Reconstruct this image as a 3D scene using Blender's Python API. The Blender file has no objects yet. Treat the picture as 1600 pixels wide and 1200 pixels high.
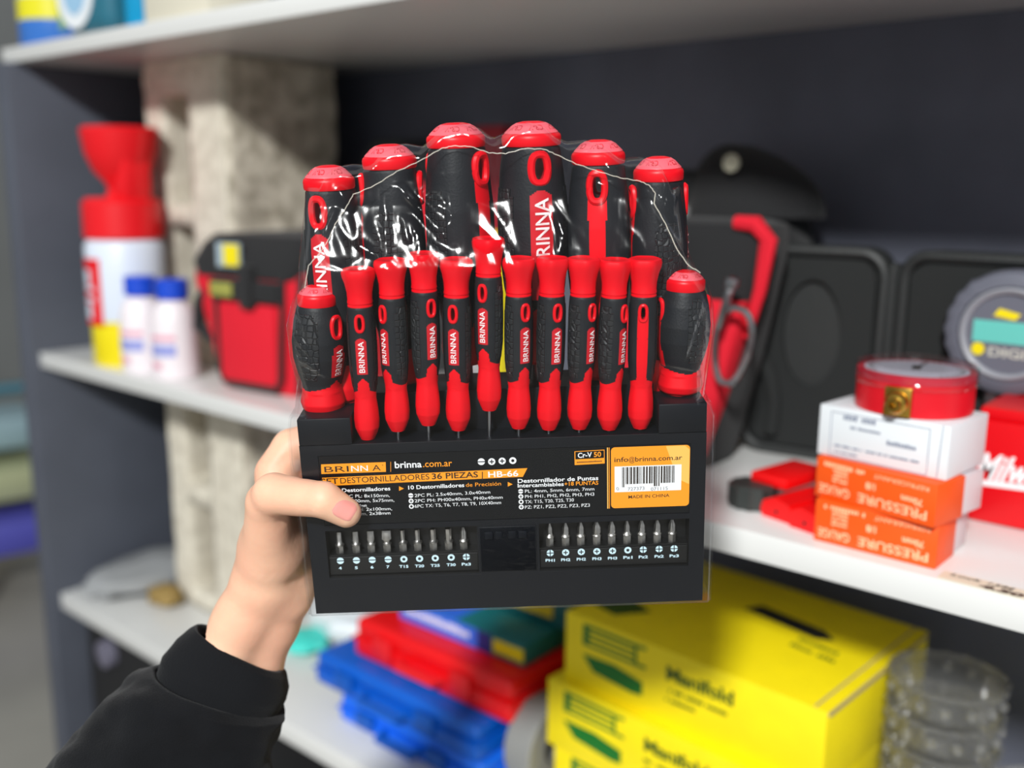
import bpy, bmesh, math, random
import numpy as np
from mathutils import Vector, Matrix, noise
PI = math.pi
rnd = random.Random(7)
SC = bpy.context.scene
COL = SC.collection

# ------------------------------------------------------------------ camera
FPX = 1547.0
_th, _ps, _ro = math.radians(11.4), math.radians(40.5), math.radians(0.5)
F = Vector((-math.sin(_ps)*math.cos(_th), math.cos(_ps)*math.cos(_th), -math.sin(_th)))
_R0 = Vector((math.cos(_ps), math.sin(_ps), 0)); _U0 = _R0.cross(F)
R = _R0*math.cos(_ro)+_U0*math.sin(_ro); U = -_R0*math.sin(_ro)+_U0*math.cos(_ro)
cam = bpy.data.cameras.new('camera'); camo = bpy.data.objects.new('camera', cam); COL.objects.link(camo)
camo.matrix_world = Matrix(((R.x, U.x, -F.x, 0), (R.y, U.y, -F.y, 0), (R.z, U.z, -F.z, 0), (0, 0, 0, 1)))
cam.sensor_width = 36; cam.lens = 36*FPX/1600; cam.clip_start = .02; cam.clip_end = 60
cam.dof.use_dof = True; cam.dof.focus_distance = .492; cam.dof.aperture_fstop = 3.7
SC.camera = camo

def ray(x, y): return F+R*((x-800)/FPX)-U*((y-600)/FPX)
def at(x, y, X=None, Y=None, Z=None):
    r = ray(x, y)
    if X is not None: return r*(X/r.x)
    if Y is not None: return r*(Y/r.y)
    return r*(Z/r.z)

# ------------------------------------------------------------------ light
w = bpy.data.worlds.new('world'); SC.world = w; w.use_nodes = True
wb = w.node_tree.nodes['Background']; wb.inputs[0].default_value = (.93, .97, 1, 1); wb.inputs[1].default_value = .31
def area(name, loc, target, size, power, col=(1, 1, 1)):
    l = bpy.data.lights.new(name, 'AREA'); l.shape = 'DISK'; l.size = size; l.energy = power; l.color = col
    o = bpy.data.objects.new(name, l); COL.objects.link(o); o.location = loc
    o.rotation_euler = (Vector(target)-Vector(loc)).to_track_quat('-Z', 'Y').to_euler()
area('ceiling_lamp', (1.3, -3.0, 2.32), (-.4, .6, -.2), .45, 212, (.985, 1, .985))
SC.view_settings.view_transform = 'Standard'; SC.view_settings.look = 'None'
SC.view_settings.gamma = 1; SC.view_settings.use_curve_mapping = False; SC.view_settings.exposure = 0.35
SC.cycles.max_bounces = 8; SC.cycles.transparent_max_bounces = 24; SC.cycles.sample_clamp_indirect = 6
SC.cycles.caustics_reflective = False; SC.cycles.caustics_refractive = False

# ------------------------------------------------------------------ materials
def lin(c): return tuple(((v/255)/12.92 if v/255 <= .04045 else ((v/255+.055)/1.055)**2.4) for v in c)
MATS = {}
def P(name, rgb, rough=.5, metal=0, bump=0, bscale=200, var=0, vscale=30, spec=.5, coat=0, trans=0, alpha=1, sss=0, rgb2=None, voro=0, vorosc=300, sheen=0, stretch=None):
    m = bpy.data.materials.new(name); m.use_nodes = True; nt = m.node_tree; N = nt.nodes; K = nt.links
    b = N['Principled BSDF']; c = lin(rgb)
    b.inputs['Base Color'].default_value = (*c, 1); b.inputs['Roughness'].default_value = rough
    b.inputs['Metallic'].default_value = metal; b.inputs['Specular IOR Level'].default_value = spec
    b.inputs['Coat Weight'].default_value = coat; b.inputs['Transmission Weight'].default_value = trans
    b.inputs['Alpha'].default_value = alpha; b.inputs['Sheen Weight'].default_value = sheen
    if sss:
        b.inputs['Subsurface Weight'].default_value = sss; b.inputs['Subsurface Radius'].default_value = (1, .35, .2); b.inputs['Subsurface Scale'].default_value = .004
    tc = N.new('ShaderNodeTexCoord'); src = tc.outputs['Object']
    if stretch:
        mp = N.new('ShaderNodeMapping'); mp.inputs['Scale'].default_value = stretch; K.new(src, mp.inputs['Vector']); src = mp.outputs[0]
    if var or rgb2:
        n = N.new('ShaderNodeTexNoise'); n.inputs['Scale'].default_value = vscale; n.inputs['Detail'].default_value = 4; K.new(src, n.inputs['Vector'])
        cr = N.new('ShaderNodeValToRGB'); c2 = lin(rgb2) if rgb2 else tuple(v*(1-var) for v in c)
        c1 = c if rgb2 else tuple(min(1, v*(1+var)) for v in c)
        cr.color_ramp.elements[0].position = .35; cr.color_ramp.elements[1].position = .65
        cr.color_ramp.elements[0].color = (*c2, 1); cr.color_ramp.elements[1].color = (*c1, 1)
        K.new(n.outputs['Fac'], cr.inputs[0]); K.new(cr.outputs[0], b.inputs['Base Color'])
    last = None
    if bump:
        n = N.new('ShaderNodeTexNoise'); n.inputs['Scale'].default_value = bscale; n.inputs['Detail'].default_value = 3; K.new(src, n.inputs['Vector'])
        bp = N.new('ShaderNodeBump'); bp.inputs['Strength'].default_value = bump; bp.inputs['Distance'].default_value = .001
        K.new(n.outputs['Fac'], bp.inputs['Height']); last = bp
    if voro:
        v = N.new('ShaderNodeTexVoronoi'); v.feature = 'DISTANCE_TO_EDGE'; v.inputs['Scale'].default_value = vorosc; v.inputs['Randomness'].default_value = .35; K.new(src, v.inputs['Vector'])
        cr = N.new('ShaderNodeValToRGB'); cr.color_ramp.elements[1].position = .12; K.new(v.outputs['Distance'], cr.inputs[0])
        bp = N.new('ShaderNodeBump'); bp.inputs['Strength'].default_value = voro; bp.inputs['Distance'].default_value = .0006
        K.new(cr.outputs[0], bp.inputs['Height'])
        if last: K.new(last.outputs[0], bp.inputs['Normal'])
        last = bp
    if last: K.new(last.outputs[0], b.inputs['Normal'])
    MATS[name] = m; return m
def film_mat(name, tint, gl, bump, bscale, rough=.06, stretch=(1, 1, 1), cap=.3, milk=0):
    m = bpy.data.materials.new(name); m.use_nodes = True; nt = m.node_tree; N = nt.nodes; K = nt.links; N.clear()
    out = N.new('ShaderNodeOutputMaterial'); mix = N.new('ShaderNodeMixShader'); t = N.new('ShaderNodeBsdfTransparent'); g = N.new('ShaderNodeBsdfGlossy')
    t.inputs[0].default_value = (*tint, 1); g.inputs['Roughness'].default_value = rough
    fr = N.new('ShaderNodeFresnel'); fr.inputs[0].default_value = 1.45; mu = N.new('ShaderNodeMath'); mu.operation = 'MULTIPLY'; mu.inputs[1].default_value = gl; mu.use_clamp = True
    tc = N.new('ShaderNodeTexCoord'); mp = N.new('ShaderNodeMapping'); mp.inputs['Scale'].default_value = stretch
    n = N.new('ShaderNodeTexNoise'); n.inputs['Scale'].default_value = bscale; n.inputs['Detail'].default_value = 2; n.inputs['Distortion'].default_value = 1.2
    bp = N.new('ShaderNodeBump'); bp.inputs['Strength'].default_value = bump; bp.inputs['Distance'].default_value = .002
    K.new(tc.outputs['Object'], mp.inputs[0]); K.new(mp.outputs[0], n.inputs['Vector']); K.new(n.outputs['Fac'], bp.inputs['Height'])
    K.new(bp.outputs[0], g.inputs['Normal']); K.new(bp.outputs[0], fr.inputs['Normal'])
    mn = N.new('ShaderNodeMath'); mn.operation = 'MINIMUM'; mn.inputs[1].default_value = cap; K.new(fr.outputs[0], mu.inputs[0]); K.new(mu.outputs[0], mn.inputs[0]); K.new(mn.outputs[0], mix.inputs[0]); K.new(t.outputs[0], mix.inputs[1]); K.new(g.outputs[0], mix.inputs[2]); K.new(mix.outputs[0], out.inputs[0])
    if milk:
        df = N.new('ShaderNodeBsdfDiffuse'); df.inputs[0].default_value = (.8, .8, .8, 1); m2 = N.new('ShaderNodeMixShader'); m2.inputs[0].default_value = milk
        K.new(mix.outputs[0], m2.inputs[1]); K.new(df.outputs[0], m2.inputs[2]); K.new(m2.outputs[0], out.inputs[0])
    MATS[name] = m; return m

RED = P('red_plastic', (226, 3, 24), .4, spec=.32)
RED2 = P('label_red', (196, 16, 32), .45)
REDSHEEN = P('cap_top_sheen', (240, 96, 108), .4)  # red caps' lit sheen and film glare, painted as a paler pink
RUB = P('black_rubber', (26, 28, 32), .52, bump=.15, bscale=900, spec=.3)
PAD = P('textured_rubber', (26, 28, 31), .5, voro=.8, vorosc=330)
HOLE = P('dark_red_inside', (180, 20, 38), .5)
STEEL = P('steel', (165, 168, 172), .28, metal=1)
BIT = P('bit_steel', (186, 184, 180), .38, metal=1, var=.15, vscale=300)
TRAY = P('black_tray_plastic', (13, 16, 22), .42, bump=.12, bscale=120, spec=.28)
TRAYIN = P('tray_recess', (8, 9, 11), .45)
CARD = P('label_card', (11, 13, 16), .45, spec=.25)
ORG = P('label_orange', (248, 154, 30), .45)
ORG2 = P('label_light_orange', (253, 190, 92), .45)
WHT = P('print_white', (236, 238, 240), .5)
DRK = P('print_dark', (40, 30, 22), .5)
ICE = P('print_pale_blue', (205, 232, 244), .5)
GREY = P('print_grey', (120, 120, 125), .5)
SKIN = P('skin', (238, 190, 160), .5, bump=.14, bscale=300, rgb2=(234, 178, 150), vscale=28, sss=.25, spec=.35)
NAIL = P('nail', (240, 160, 150), .25, coat=.3, sss=.2)
CLOTH = P('black_sweatshirt', (17, 18, 21), .95, bump=.5, bscale=1500, var=.25, vscale=30, sheen=.1, spec=.15)
CUFF = P('black_cuff', (18, 19, 22), .9, bump=.4, bscale=900, sheen=.08, spec=.15)
FILM = film_mat('shrink_film', (.985, .988, .992), .7, .38, 42, .13, (1, .45, 1), .2)
SEAM = P('film_seam', (215, 210, 195), .4)
BOARD = P('white_melamine', (226, 226, 224), .3, coat=.15, bump=.03, bscale=60)
CHAR = P('charcoal_paint', (76, 80, 91), .6, bump=.25, bscale=120, var=.06, vscale=12)
CHARW = P('charcoal_wall', (92, 95, 109), .7, bump=.3, bscale=90, var=.12, vscale=9)
CONC = P('concrete', (220, 213, 197), .95, bump=.9, bscale=260, rgb2=(196, 188, 172), vscale=60)
CONCR = P('rough_concrete', (214, 205, 188), .95, bump=1, bscale=130, rgb2=(158, 149, 132), vscale=42)
CLEAR = film_mat('clear_plastic', (.95, .95, .95), 1.6, .5, 30, .15, cap=.5, milk=.07)
WPAP = P('white_card', (226, 230, 234), .6)
BLK = P('black_matt', (20, 20, 22), .7, bump=.2, bscale=500)
BLKF = P('black_fabric', (24, 24, 26), .9, bump=.5, bscale=900, sheen=.1)
REDF = P('red_fabric', (214, 10, 38), .85, bump=.5, bscale=1100)

# ------------------------------------------------------------------ mesh helpers
class MB:
    def __init__(s): s.v = []; s.f = []; s.m = []
    def add(s, vs, fs, mat=0, M=None):
        o = len(s.v)
        s.v += [tuple(M @ Vector(p)) for p in vs] if M is not None else [tuple(p) for p in vs]
        s.f += [tuple(i+o for i in f) for f in fs]; s.m += [mat]*len(fs); return s
    def box(s, lo, hi, mat=0, bev=0, M=None, seg=2):
        bm = bmesh.new(); bmesh.ops.create_cube(bm, size=1)
        c = [(a+b)/2 for a, b in zip(lo, hi)]; d = [abs(b-a) for a, b in zip(lo, hi)]
        for q in bm.verts: q.co = Vector((q.co.x*d[0]+c[0], q.co.y*d[1]+c[1], q.co.z*d[2]+c[2]))
        if bev: bmesh.ops.bevel(bm, geom=bm.edges[:], offset=min(bev, min(d)*.45), segments=seg, profile=.5, affect='EDGES')
        bm.verts.index_update(); s.add([q.co.copy() for q in bm.verts], [[q.index for q in f.verts] for f in bm.faces], mat, M); bm.free(); return s
    def rings(s, rs, mat=0, M=None, cap0=True, cap1=True, close=True):
        n = len(rs[0]); vs = [p for r in rs for p in r]; fs = []
        for i in range(len(rs)-1):
            for j in range(n if close else n-1):
                k = (j+1) % n; fs.append((i*n+j, i*n+k, (i+1)*n+k, (i+1)*n+j))
        if cap0: fs.append(tuple(range(n-1, -1, -1)))
        if cap1: fs.append(tuple((len(rs)-1)*n+j for j in range(n)))
        return s.add(vs, fs, mat, M)
    def lathe(s, prof, n=32, mat=0, M=None, fn=None):          # prof [(r,z)] about Z
        rs = [[(max(r, 1e-6)*(fn(a, z) if fn else 1)*math.cos(a), max(r, 1e-6)*(fn(a, z) if fn else 1)*math.sin(a), z) for a in (2*PI*j/n for j in range(n))] for r, z in prof]
        return s.rings(rs, mat, M)
    def tube(s, pts, r, n=8, mat=0, M=None, close=False):
        pts = [Vector(p) for p in pts]; rs = []; N = len(pts); up = None
        for i, p in enumerate(pts):
            a = pts[(i-1) % N] if (close or i) else p; b = pts[(i+1) % N] if (close or i < N-1) else p
            t = (b-a).normalized()
            if up is None: up = t.orthogonal().normalized()
            up = (up-t*up.dot(t)).normalized(); sd = t.cross(up); rr = r[i] if hasattr(r, '__len__') else r
            rs.append([p+(up*math.cos(q)+sd*math.sin(q))*rr for q in (2*PI*j/n for j in range(n))])
        if close: rs.append(rs[0])
        return s.rings(rs, mat, M, not close, not close)
    def prism(s, poly, z0, z1, mat=0, M=None):
        n = len(poly); vs = [(x, y, z0) for x, y in poly]+[(x, y, z1) for x, y in poly]
        fs = [tuple(range(n-1, -1, -1)), tuple(range(n, 2*n))]+[(i, (i+1) % n, n+(i+1) % n, n+i) for i in range(n)]
        return s.add(vs, fs, mat, M)
    def relief(s, xs, ys, D, back, mats=None, M=None):          # stepped front, front coord is local z
        nx, ny = len(xs)-1, len(ys)-1; mt = mats or (lambda i, j: 0)
        for i in range(nx):
            for j in range(ny):
                d = D(i, j); x0, x1, y0, y1 = xs[i], xs[i+1], ys[j], ys[j+1]
                s.add([(x0, y0, d), (x1, y0, d), (x1, y1, d), (x0, y1, d)], [(0, 1, 2, 3)], mt(i, j), M)
                for (a, b, ii, jj) in (((x1, y0), (x1, y1), i+1, j), ((x0, y1), (x0, y0), i-1, j), ((x1, y1), (x0, y1), i, j+1), ((x0, y0), (x1, y0), i, j-1)):
                    e = D(ii, jj) if 0 <= ii < nx and 0 <= jj < ny else back
                    if e < d-1e-9:
                        s.add([(*a, e), (*b, e), (*b, d), (*a, d)], [(0, 1, 2, 3)], mt(ii, jj) if 0 <= ii < nx and 0 <= jj < ny else mt(i, j), M)
        return s.add([(xs[0], ys[0], back), (xs[-1], ys[0], back), (xs[-1], ys[-1], back), (xs[0], ys[-1], back)], [(3, 2, 1, 0)], 0, M)
    def text(s, t, p0, p1, h, mat=0, z=0, bold=0, M=None, shear=0, bend=None):   # fitted between two baseline points, cap height h
        vs, fs, wd = glyphs(t, bold, shear); p0 = Vector(p0); p1 = Vector(p1); d = p1-p0; L_ = d.length; d.normalize(); nrm = Vector((-d.y, d.x)); o = []
        for x, y in vs:
            q = p0+d*(x/wd*L_)+nrm*(y*h); o.append((q.x, q.y, z) if bend is None else bend(q.x, q.y))
        return s.add(o, fs, mat, M)
    def dashes(s, p0, p1, h, mat=0, z=0, M=None):               # print too small to read
        r = random.Random(int(abs(p0[0])*1e5)+int(abs(p0[1])*1e5)); d = p1[0]-p0[0]; sg = 1 if d > 0 else -1; x = 0; u = abs(h)*.5; hh = h*sg
        while x < abs(d)-u*.5:
            a = p0[0]+sg*x; b = p0[0]+sg*min(abs(d), x+u); y = p0[1]+(p1[1]-p0[1])*x/abs(d); y1 = y+hh*(.7+.3*r.random())
            if r.random() > .13: s.prism([(a, y), (b, y), (b, y1), (a, y1)], 0 if z >= 0 else z-.1, z, mat, M)
            x += u*1.5
        return s
    def build(s, name, mats, parent=None, M=None, S=1.0, ang=35, smooth=True):
        me = bpy.data.meshes.new(name); me.from_pydata([(a*S, b*S, c*S) for a, b, c in s.v], [], s.f)
        for m in (mats if isinstance(mats, (list, tuple)) else [mats]): me.materials.append(m)
        for p, k in zip(me.polygons, s.m): p.material_index = k
        me.validate()
        if smooth and len(me.polygons):
            me.shade_smooth(); me.set_sharp_from_angle(angle=math.radians(ang))
        o = bpy.data.objects.new(name, me); COL.objects.link(o)
        if parent: o.parent = parent
        if M is not None: o.matrix_local = M
        return o
_G = {}
def glyphs(t, bold=0, shear=0):
    k = (t, bold, shear)
    if k in _G: return _G[k]
    c = bpy.data.curves.new('t', 'FONT'); c.body = t; c.resolution_u = 3; c.offset = bold; c.shear = shear; c.fill_mode = 'FRONT'
    o = bpy.data.objects.new('t', c); COL.objects.link(o); dg = bpy.context.evaluated_depsgraph_get(); dg.update()
    me = bpy.data.meshes.new_from_object(o.evaluated_get(dg)); vs = [(q.co.x, q.co.y) for q in me.vertices]; fs = [tuple(p.vertices) for p in me.polygons]
    bpy.data.objects.remove(o); bpy.data.curves.remove(c); bpy.data.meshes.remove(me)
    x0 = min(x for x, y in vs); wd = max(x for x, y in vs)-x0; H = .70
    _G[k] = ([(x-x0, y/H) for x, y in vs], fs, wd); return _G[k]
def disc(cx, cy, r, n=20): return [(cx+r*math.cos(2*PI*i/n), cy+r*math.sin(2*PI*i/n)) for i in range(n)]

def tag(o, label=None, cat=None, group=None, kind=None):
    if label: o['label'] = label
    if cat: o['category'] = cat
    if group: o['group'] = group
    if kind: o['kind'] = kind
    return o
def thing(name, label, cat, loc=(0, 0, 0), rz=0, group=None, M=None):
    o = bpy.data.objects.new(name, None); COL.objects.link(o); o.empty_display_size = .02
    o.matrix_world = M if M is not None else Matrix.Translation(loc) @ Matrix.Rotation(rz, 4, 'Z')
    return tag(o, label, cat, group)
def dup(root, M, label, group=None, only=None):
    r = root.copy(); COL.objects.link(r); r.matrix_world = M; r['label'] = label
    if group: r['group'] = group
    for ch in list(root.children):
        c = ch.copy(); COL.objects.link(c); c.parent = r
        for g in ch.children:
            d = g.copy(); COL.objects.link(d); d.parent = c
    return r
T = Matrix.Translation
def RZ(a): return Matrix.Rotation(math.radians(a), 4, 'Z')
def RY(a): return Matrix.Rotation(math.radians(a), 4, 'Y')
def RX(a): return Matrix.Rotation(math.radians(a), 4, 'X')

# ------------------------------------------------------------------ setting
YF, YB, XL = .626, 1.0, -1.43
ZT, ZM, ZL = .157, -.243, -.612        # underside of top board, top of middle board, top of low board
FLO = -1.35
def struct(name, mb, mats, kind='structure'): return tag(mb.build(name, mats), kind=kind)
struct('floor', MB().box((-7, -4, FLO-.1), (2.5, 4, FLO)), P('grey_floor', (150, 146, 138), .35, var=.12, vscale=2))
struct('wall_back', MB().box((-1.5, YB, FLO), (2.2, YB+.1, 1.6)), CHARW)
struct('wall_left', MB().box((-7, -4, FLO), (-6.9, 4, 2.4)), P('pale_wall', (150, 152, 152), .8, var=.05, vscale=2))
struct('wall_far', MB().box((-7, 3.9, FLO), (-1.4, 4, 2.4)), P('pale_far_wall', (168, 170, 168), .8, var=.1, vscale=1.5))
o = MB().box((XL-.036, YF-.012, FLO), (XL, YB-.001, ZT-.0005), bev=.0015).build('side_panel', CHAR)
tag(o, 'tall charcoal side panel closing the left end of the white shelves', 'side panel')
BD = [('top white shelf board above the held screwdriver pack', ZT, ZT+.02), ('middle white shelf board carrying tool bags and pressure gauge boxes', ZM-.021, ZM), ('lower white shelf board carrying blue, red and yellow boxes', ZL-.024, ZL)]
for lb, z0, z1 in BD:
    o = MB().box((XL+.0005 if z0 < ZT else XL-.036, YF, z0), (.9, YB-.001, z1), bev=.0012).build('shelf_board', BOARD); tag(o, lb, 'shelf', 'white shelf boards')

# concrete blocks standing on end
def block(name, x0, x1, y0, y1, z0, z1, slots, label):
    mb = MB(); xs = [x0, x0+.04, x0+.105, x1]; zs = [z0]
    for a, b in slots: zs += [a, b]
    zs += [z1]; M = Matrix(((1, 0, 0, 0), (0, 0, -1, 0), (0, 1, 0, 0), (0, 0, 0, 1)))   # local (x,z,front=-y)
    mb.relief(xs, zs, lambda i, j: -y0-(.16 if (i == 1 and j % 2 == 1) else 0), -y1, M=M)
    bm = bmesh.new()
    o = mb.build(name, [CONC, CONCR])
    for p in o.data.polygons:
        if p.normal.x > .9 and p.center.x > x1-.001: p.material_index = 1
    me = o.data; bm.from_mesh(me); bmesh.ops.remove_doubles(bm, verts=bm.verts, dist=.0005)
    long_ = [e for e in bm.edges if e.calc_length() > .03]
    bmesh.ops.subdivide_edges(bm, edges=long_, cuts=9, use_grid_fill=True)
    for v in bm.verts:
        n = noise.noise_vector(v.co*38)*.0022+noise.noise_vector(v.co*110)*.0012
        if v.co.x > x1-.001: n = n*1.6; n.x = -abs(n.x)*2
        else: n.x = -abs(n.x) if v.co.x > x0+.001 else abs(n.x)
        if v.co.z < z0+.001 or v.co.z > z1-.001: n.z = 0
        v.co += n
    bm.to_mesh(me); bm.free(); return tag(o, label, 'concrete block')
block('concrete_block', -1.29, -1.105, .735, .915, ZM+.0005, ZT-.0005, [(-.192, -.058), (-.03, .112)], 'grey hollow concrete block standing on the middle shelf, behind the white bottles')
block('concrete_block', -1.283, -1.098, .735, .915, ZL+.0005, ZM-.0215, [(-.585, -.452), (-.425, -.30)], 'grey hollow concrete block under the middle shelf, left of the hand')

# ------------------------------------------------------------------ things on the top board
ZTT = ZT+.02
def bottle(name, x, y, z, prof, mats, label, cat, group=None, parts=(), n=28):
    t = thing(name, label, cat, (x, y, z), group=group)
    for i, (pn, pr, m) in enumerate(parts): MB().lathe(pr, n).build(pn, m, t)
    return t
p = at(30, 47, Z=ZTT); c = P('blue_can', (52, 110, 190), .35); cy = P('yellow_print', (222, 214, 30), .4); gr = P('lime_print', (134, 170, 90), .4)
bottle('paint_can', -1.411, .684, ZTT, None, None, 'blue round can with a yellow band at the left end of the top shelf', 'can', parts=[
    ('body', [(.058, 0), (.06, .003), (.06, .034)], c), ('yellow_band', [(.0603, .034), (.0603, .062)], cy), ('upper_body', [(.06, .062), (.06, .15), (.057, .156)], P('pale_can', (176, 190, 180), .4)), ('lid', [(.054, .156), (.054, .163), (.0, .163)], WHT)])
bpy.data.objects['paint_can'].scale = (.86, .86, 1)
p = at(125, 45, Z=ZTT); tl_ = P('teal_bottle', (38, 104, 124), .35)
t = thing('plastic_jug', 'dark teal jug with a round white label on the top shelf', 'jug', (p.x*.632/p.y+.008, .632+.052, ZTT))
MB().box((-.055, -.05, 0), (.058, .05, .17), bev=.02, seg=4).build('body', tl_, t)
MB().lathe([(.02, .168), (.02, .19), (.022, .191), (.022, .21), (0, .21)], 24).build('cap', WHT, t)
mb = MB(); mb.prism(disc(-.018, .055, .046, 40), 0, .0015, 0, T((0, -.05, 0)) @ RX(90)); mb.box((-.063, -.0512, .012), (-.048, -.0495, .14), 1); mb.prism(disc(-.018, .055, .03, 30), .0015, .002, 2, T((0, -.05, 0)) @ RX(90))
mb.build('label', [WPAP, gr, P('pale_blue_print', (150, 190, 220), .5)], t)
p = at(195, 20, Z=ZTT)
bottle('spray_bottle', p.x*.632/p.y, .632+.024, ZTT, None, None, 'bright cyan bottle between the teal jug and the cream box', 'bottle', parts=[('body', [(.019, 0), (.021, .004), (.021, .11), (.012, .13), (.009, .132)], P('cyan', (0, 142, 190), .3)), ('cap', [(.011, .132), (.011, .16), (0, .161)], WHT)])
p = at(222, 14, Z=ZTT); t = thing('carton', 'cream carton with a grey round window on the top shelf', 'carton', (p.x*.632/p.y+.004, .632, ZTT))
MB().box((0, 0, 0), (.13, .08, .13), bev=.001).build('box', P('cream_card', (214, 208, 190), .6), t)
mb = MB(); mb.prism(disc(.028, .055, .026, 30), 0, .0012, 0, RX(90)); mb.build('window', P('grey_window', (150, 146, 128), .4), t)

# ------------------------------------------------------------------ middle board, left end
p = at(200, 556, Z=ZM); WB = P('bluish_white', (214, 222, 236), .4); RP = P('strong_red', (226, 10, 24), .4); YP = P('yellow', (236, 216, 8), .45)
t = thing('aerosol_can', 'white aerosol can with red label, yellow foot and flared red cap by white bottles', 'aerosol can', (-1.27, .682, ZM))
MB().lathe([(.047, 0), (.049, .003), (.049, .055), (.0505, .057), (.0505, .06)], 40).build('can_foot', YP, t)
MB().lathe([(.0505, .06), (.0515, .064), (.0515, .158), (.048, .166), (.045, .168)], 40).build('can_body', WB, t)
mb = MB()
def cylpatch(mb, r, a0, a1, z0, z1, mat=0, n=10):
    vs = []; 
    for i in range(n+1):
        a = math.radians(a0+(a1-a0)*i/n); vs += [(r*math.sin(a), -r*math.cos(a), z0), (r*math.sin(a), -r*math.cos(a), z1)]
    mb.add(vs, [(2*i, 2*i+2, 2*i+3, 2*i+1) for i in range(n)], mat)
cylpatch(mb, .0519, -45, 22, .055, .143)
for z in (.075, .12): cylpatch(mb, .0522, -26, 0, z-.012, z+.008, 1)
for z in (.09, .104): cylpatch(mb, .0522, -30, 8, z-.004, z+.002, 1)
mb.build('can_label', [RP, WB], t)
MB().lathe([(.049, .168), (.051, .17), (.051, .215), (.045, .221), (0, .222)], 40).build('cap_ring', RP, t)
mb = MB(); mb.lathe([(.024, .22), (.019, .232), (.022, .24), (.036, .255), (.0455, .278), (.05, .308), (.046, .312), (.0, .312)], 32, M=T((.006, 0, 0))); mb.box((.012, -.02, .218), (.046, .02, .275), bev=.006)
mb.build('nozzle_cap', RP, t)
WBT = P('white_bottle', (232, 224, 228), .45); BLC = P('blue_cap', (14, 70, 200), .4); PK = P('pink_print', (226, 160, 180), .5); LB = P('lilac_print', (150, 156, 214), .5)
def small_bottle(x, y, lb):
    t = thing('small_bottle', lb, 'bottle', (x, y, ZM), group='white bottles with blue caps')
    MB().lathe([(.026, 0), (.028, .002), (.028, .07), (.024, .088), (.016, .098), (.014, .1)], 28).build('body', WBT, t)
    MB().lathe([(.019, .1), (.02, .101), (.02, .122), (.018, .124), (0, .124)], 24).build('cap', BLC, t)
    mb = MB(); cylpatch(mb, .0284, -50, 60, .03, .045, 0); cylpatch(mb, .0284, -20, 60, .05, .056, 1); cylpatch(mb, .0284, -50, 20, .014, .022, 1)
    mb.build('label', [LB, PK], t)
small_bottle(-1.19, .656, 'small white bottle with blue cap touching the aerosol can, left of the pair')
small_bottle(-1.124, .662, 'small white bottle with blue cap beside the red tool bag, right of the pair')

# red and black open tool bag
def loft_box(mb, z_sizes, mat=0, n=10, M=None, e=.16):
    rs = []
    for z, cx, cy, hx, hy in z_sizes:
        r = []
        for k in range(4*n):
            a = 2*PI*k/(4*n); c_, s_ = math.cos(a), math.sin(a)
            r.append((cx+hx*math.copysign(abs(c_)**e, c_), cy+hy*math.copysign(abs(s_)**e, s_), z))
        rs.append(r)
    return mb.rings(rs, mat, M)
BX = at(352, 605, Z=ZM); t = thing('tool_bag', 'red and black fabric tool bag beside the small white bottles', 'tool bag', (-.985, .765, ZM), math.radians(7))
mb = loft_box(MB(), [(0, 0, 0, .066, .086), (.004, 0, 0, .07, .09), (.06, -.005, 0, .079, .092), (.125, -.012, 0, .092, .095), (.15, -.012, 0, .09, .095)]); mb.build('bag_body', REDF, t)
mb = loft_box(MB(), [(.135, -.01, -.002, .084, .097), (.15, -.01, 0, .092, .098), (.17, -.006, .004, .088, .093), (.182, -.003, .008, .082, .085), (.184, -.002, .012, .05, .06)]); mb.build('black_top_flap', BLKF, t)
mb = MB(); mb.box((-.052, -.1, .01), (.044, -.086, .106), bev=.006); mb.build('front_pocket', REDF, t)
mb = MB(); mb.tube([(-.055, -.098, .115), (-.053, -.098, .02), (-.045, -.098, .008), (.042, -.098, .008), (.05, -.098, .02), (.058, -.097, .14)], .0032, 6); mb.tube([(.07, -.09, .006), (.08, -.092, .14)], .003, 6); mb.build('piping', BLKF, t)
mb = MB(); mb.box((-.06, -.104, .108), (.055, -.09, .132), bev=.003); mb.box((-.004, -.109, .1), (.016, -.092, .15), bev=.003); mb.build('webbing_strap', BLKF, t)
mb = MB(); mb.box((-.055, -.1065, .112), (-.018, -.1035, .128), bev=.001); mb.build('name_tab', P('olive_tab', (150, 150, 70), .6), t)
mb = MB(); mb.box((-.04, -.0855, .15), (.0, -.0835, .178), 0); mb.box((-.026, -.0875, .152), (-.002, -.0838, .176), 1)
o = mb.build('badge', [P('badge_grey', (160, 176, 186), .5), YP], t); o.location = (-.008, -.014, -.004)
mb = MB(); mb.tube([(-.075, -.085, .125), (-.093, -.09, .1), (-.098, -.09, .07), (-.074, -.085, .055)], .008, 8); mb.build('side_loop', BLKF, t)
# second bag standing behind
t = thing('tool_pouch', 'charcoal pouch with red front flap standing behind the red tool bag', 'tool pouch', (-.965, .935, ZM))
loft_box(MB(), [(0, 0, 0, .07, .045), (.18, .0, 0, .085, .045), (.275, -.01, 0, .07, .04), (.3, -.03, 0, .03, .03)], e=.4).build('pouch_body', P('charcoal_fabric', (48, 50, 52), .9, bump=.4, bscale=600), t)
mb = MB(); mb.prism([(-.005, .17), (.068, .17), (.075, .235), (.02, .262), (.0, .258)], 0, .006, 0, T((0, -.045, 0)) @ RX(90)); mb.build('red_flap', REDF, t)
mb = MB(); mb.lathe([(.008, .0), (.011, .003), (.011, .15), (.008, .155)], 16, M=T((.11, .0, .15))); o = mb.build('torch', P('silver_tube', (196, 200, 205), .3, metal=.6)); o.location = (-.965, .93, ZM-.15); tag(o, 'small silver tube standing between charcoal pouch and held pack', 'tube')

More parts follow.
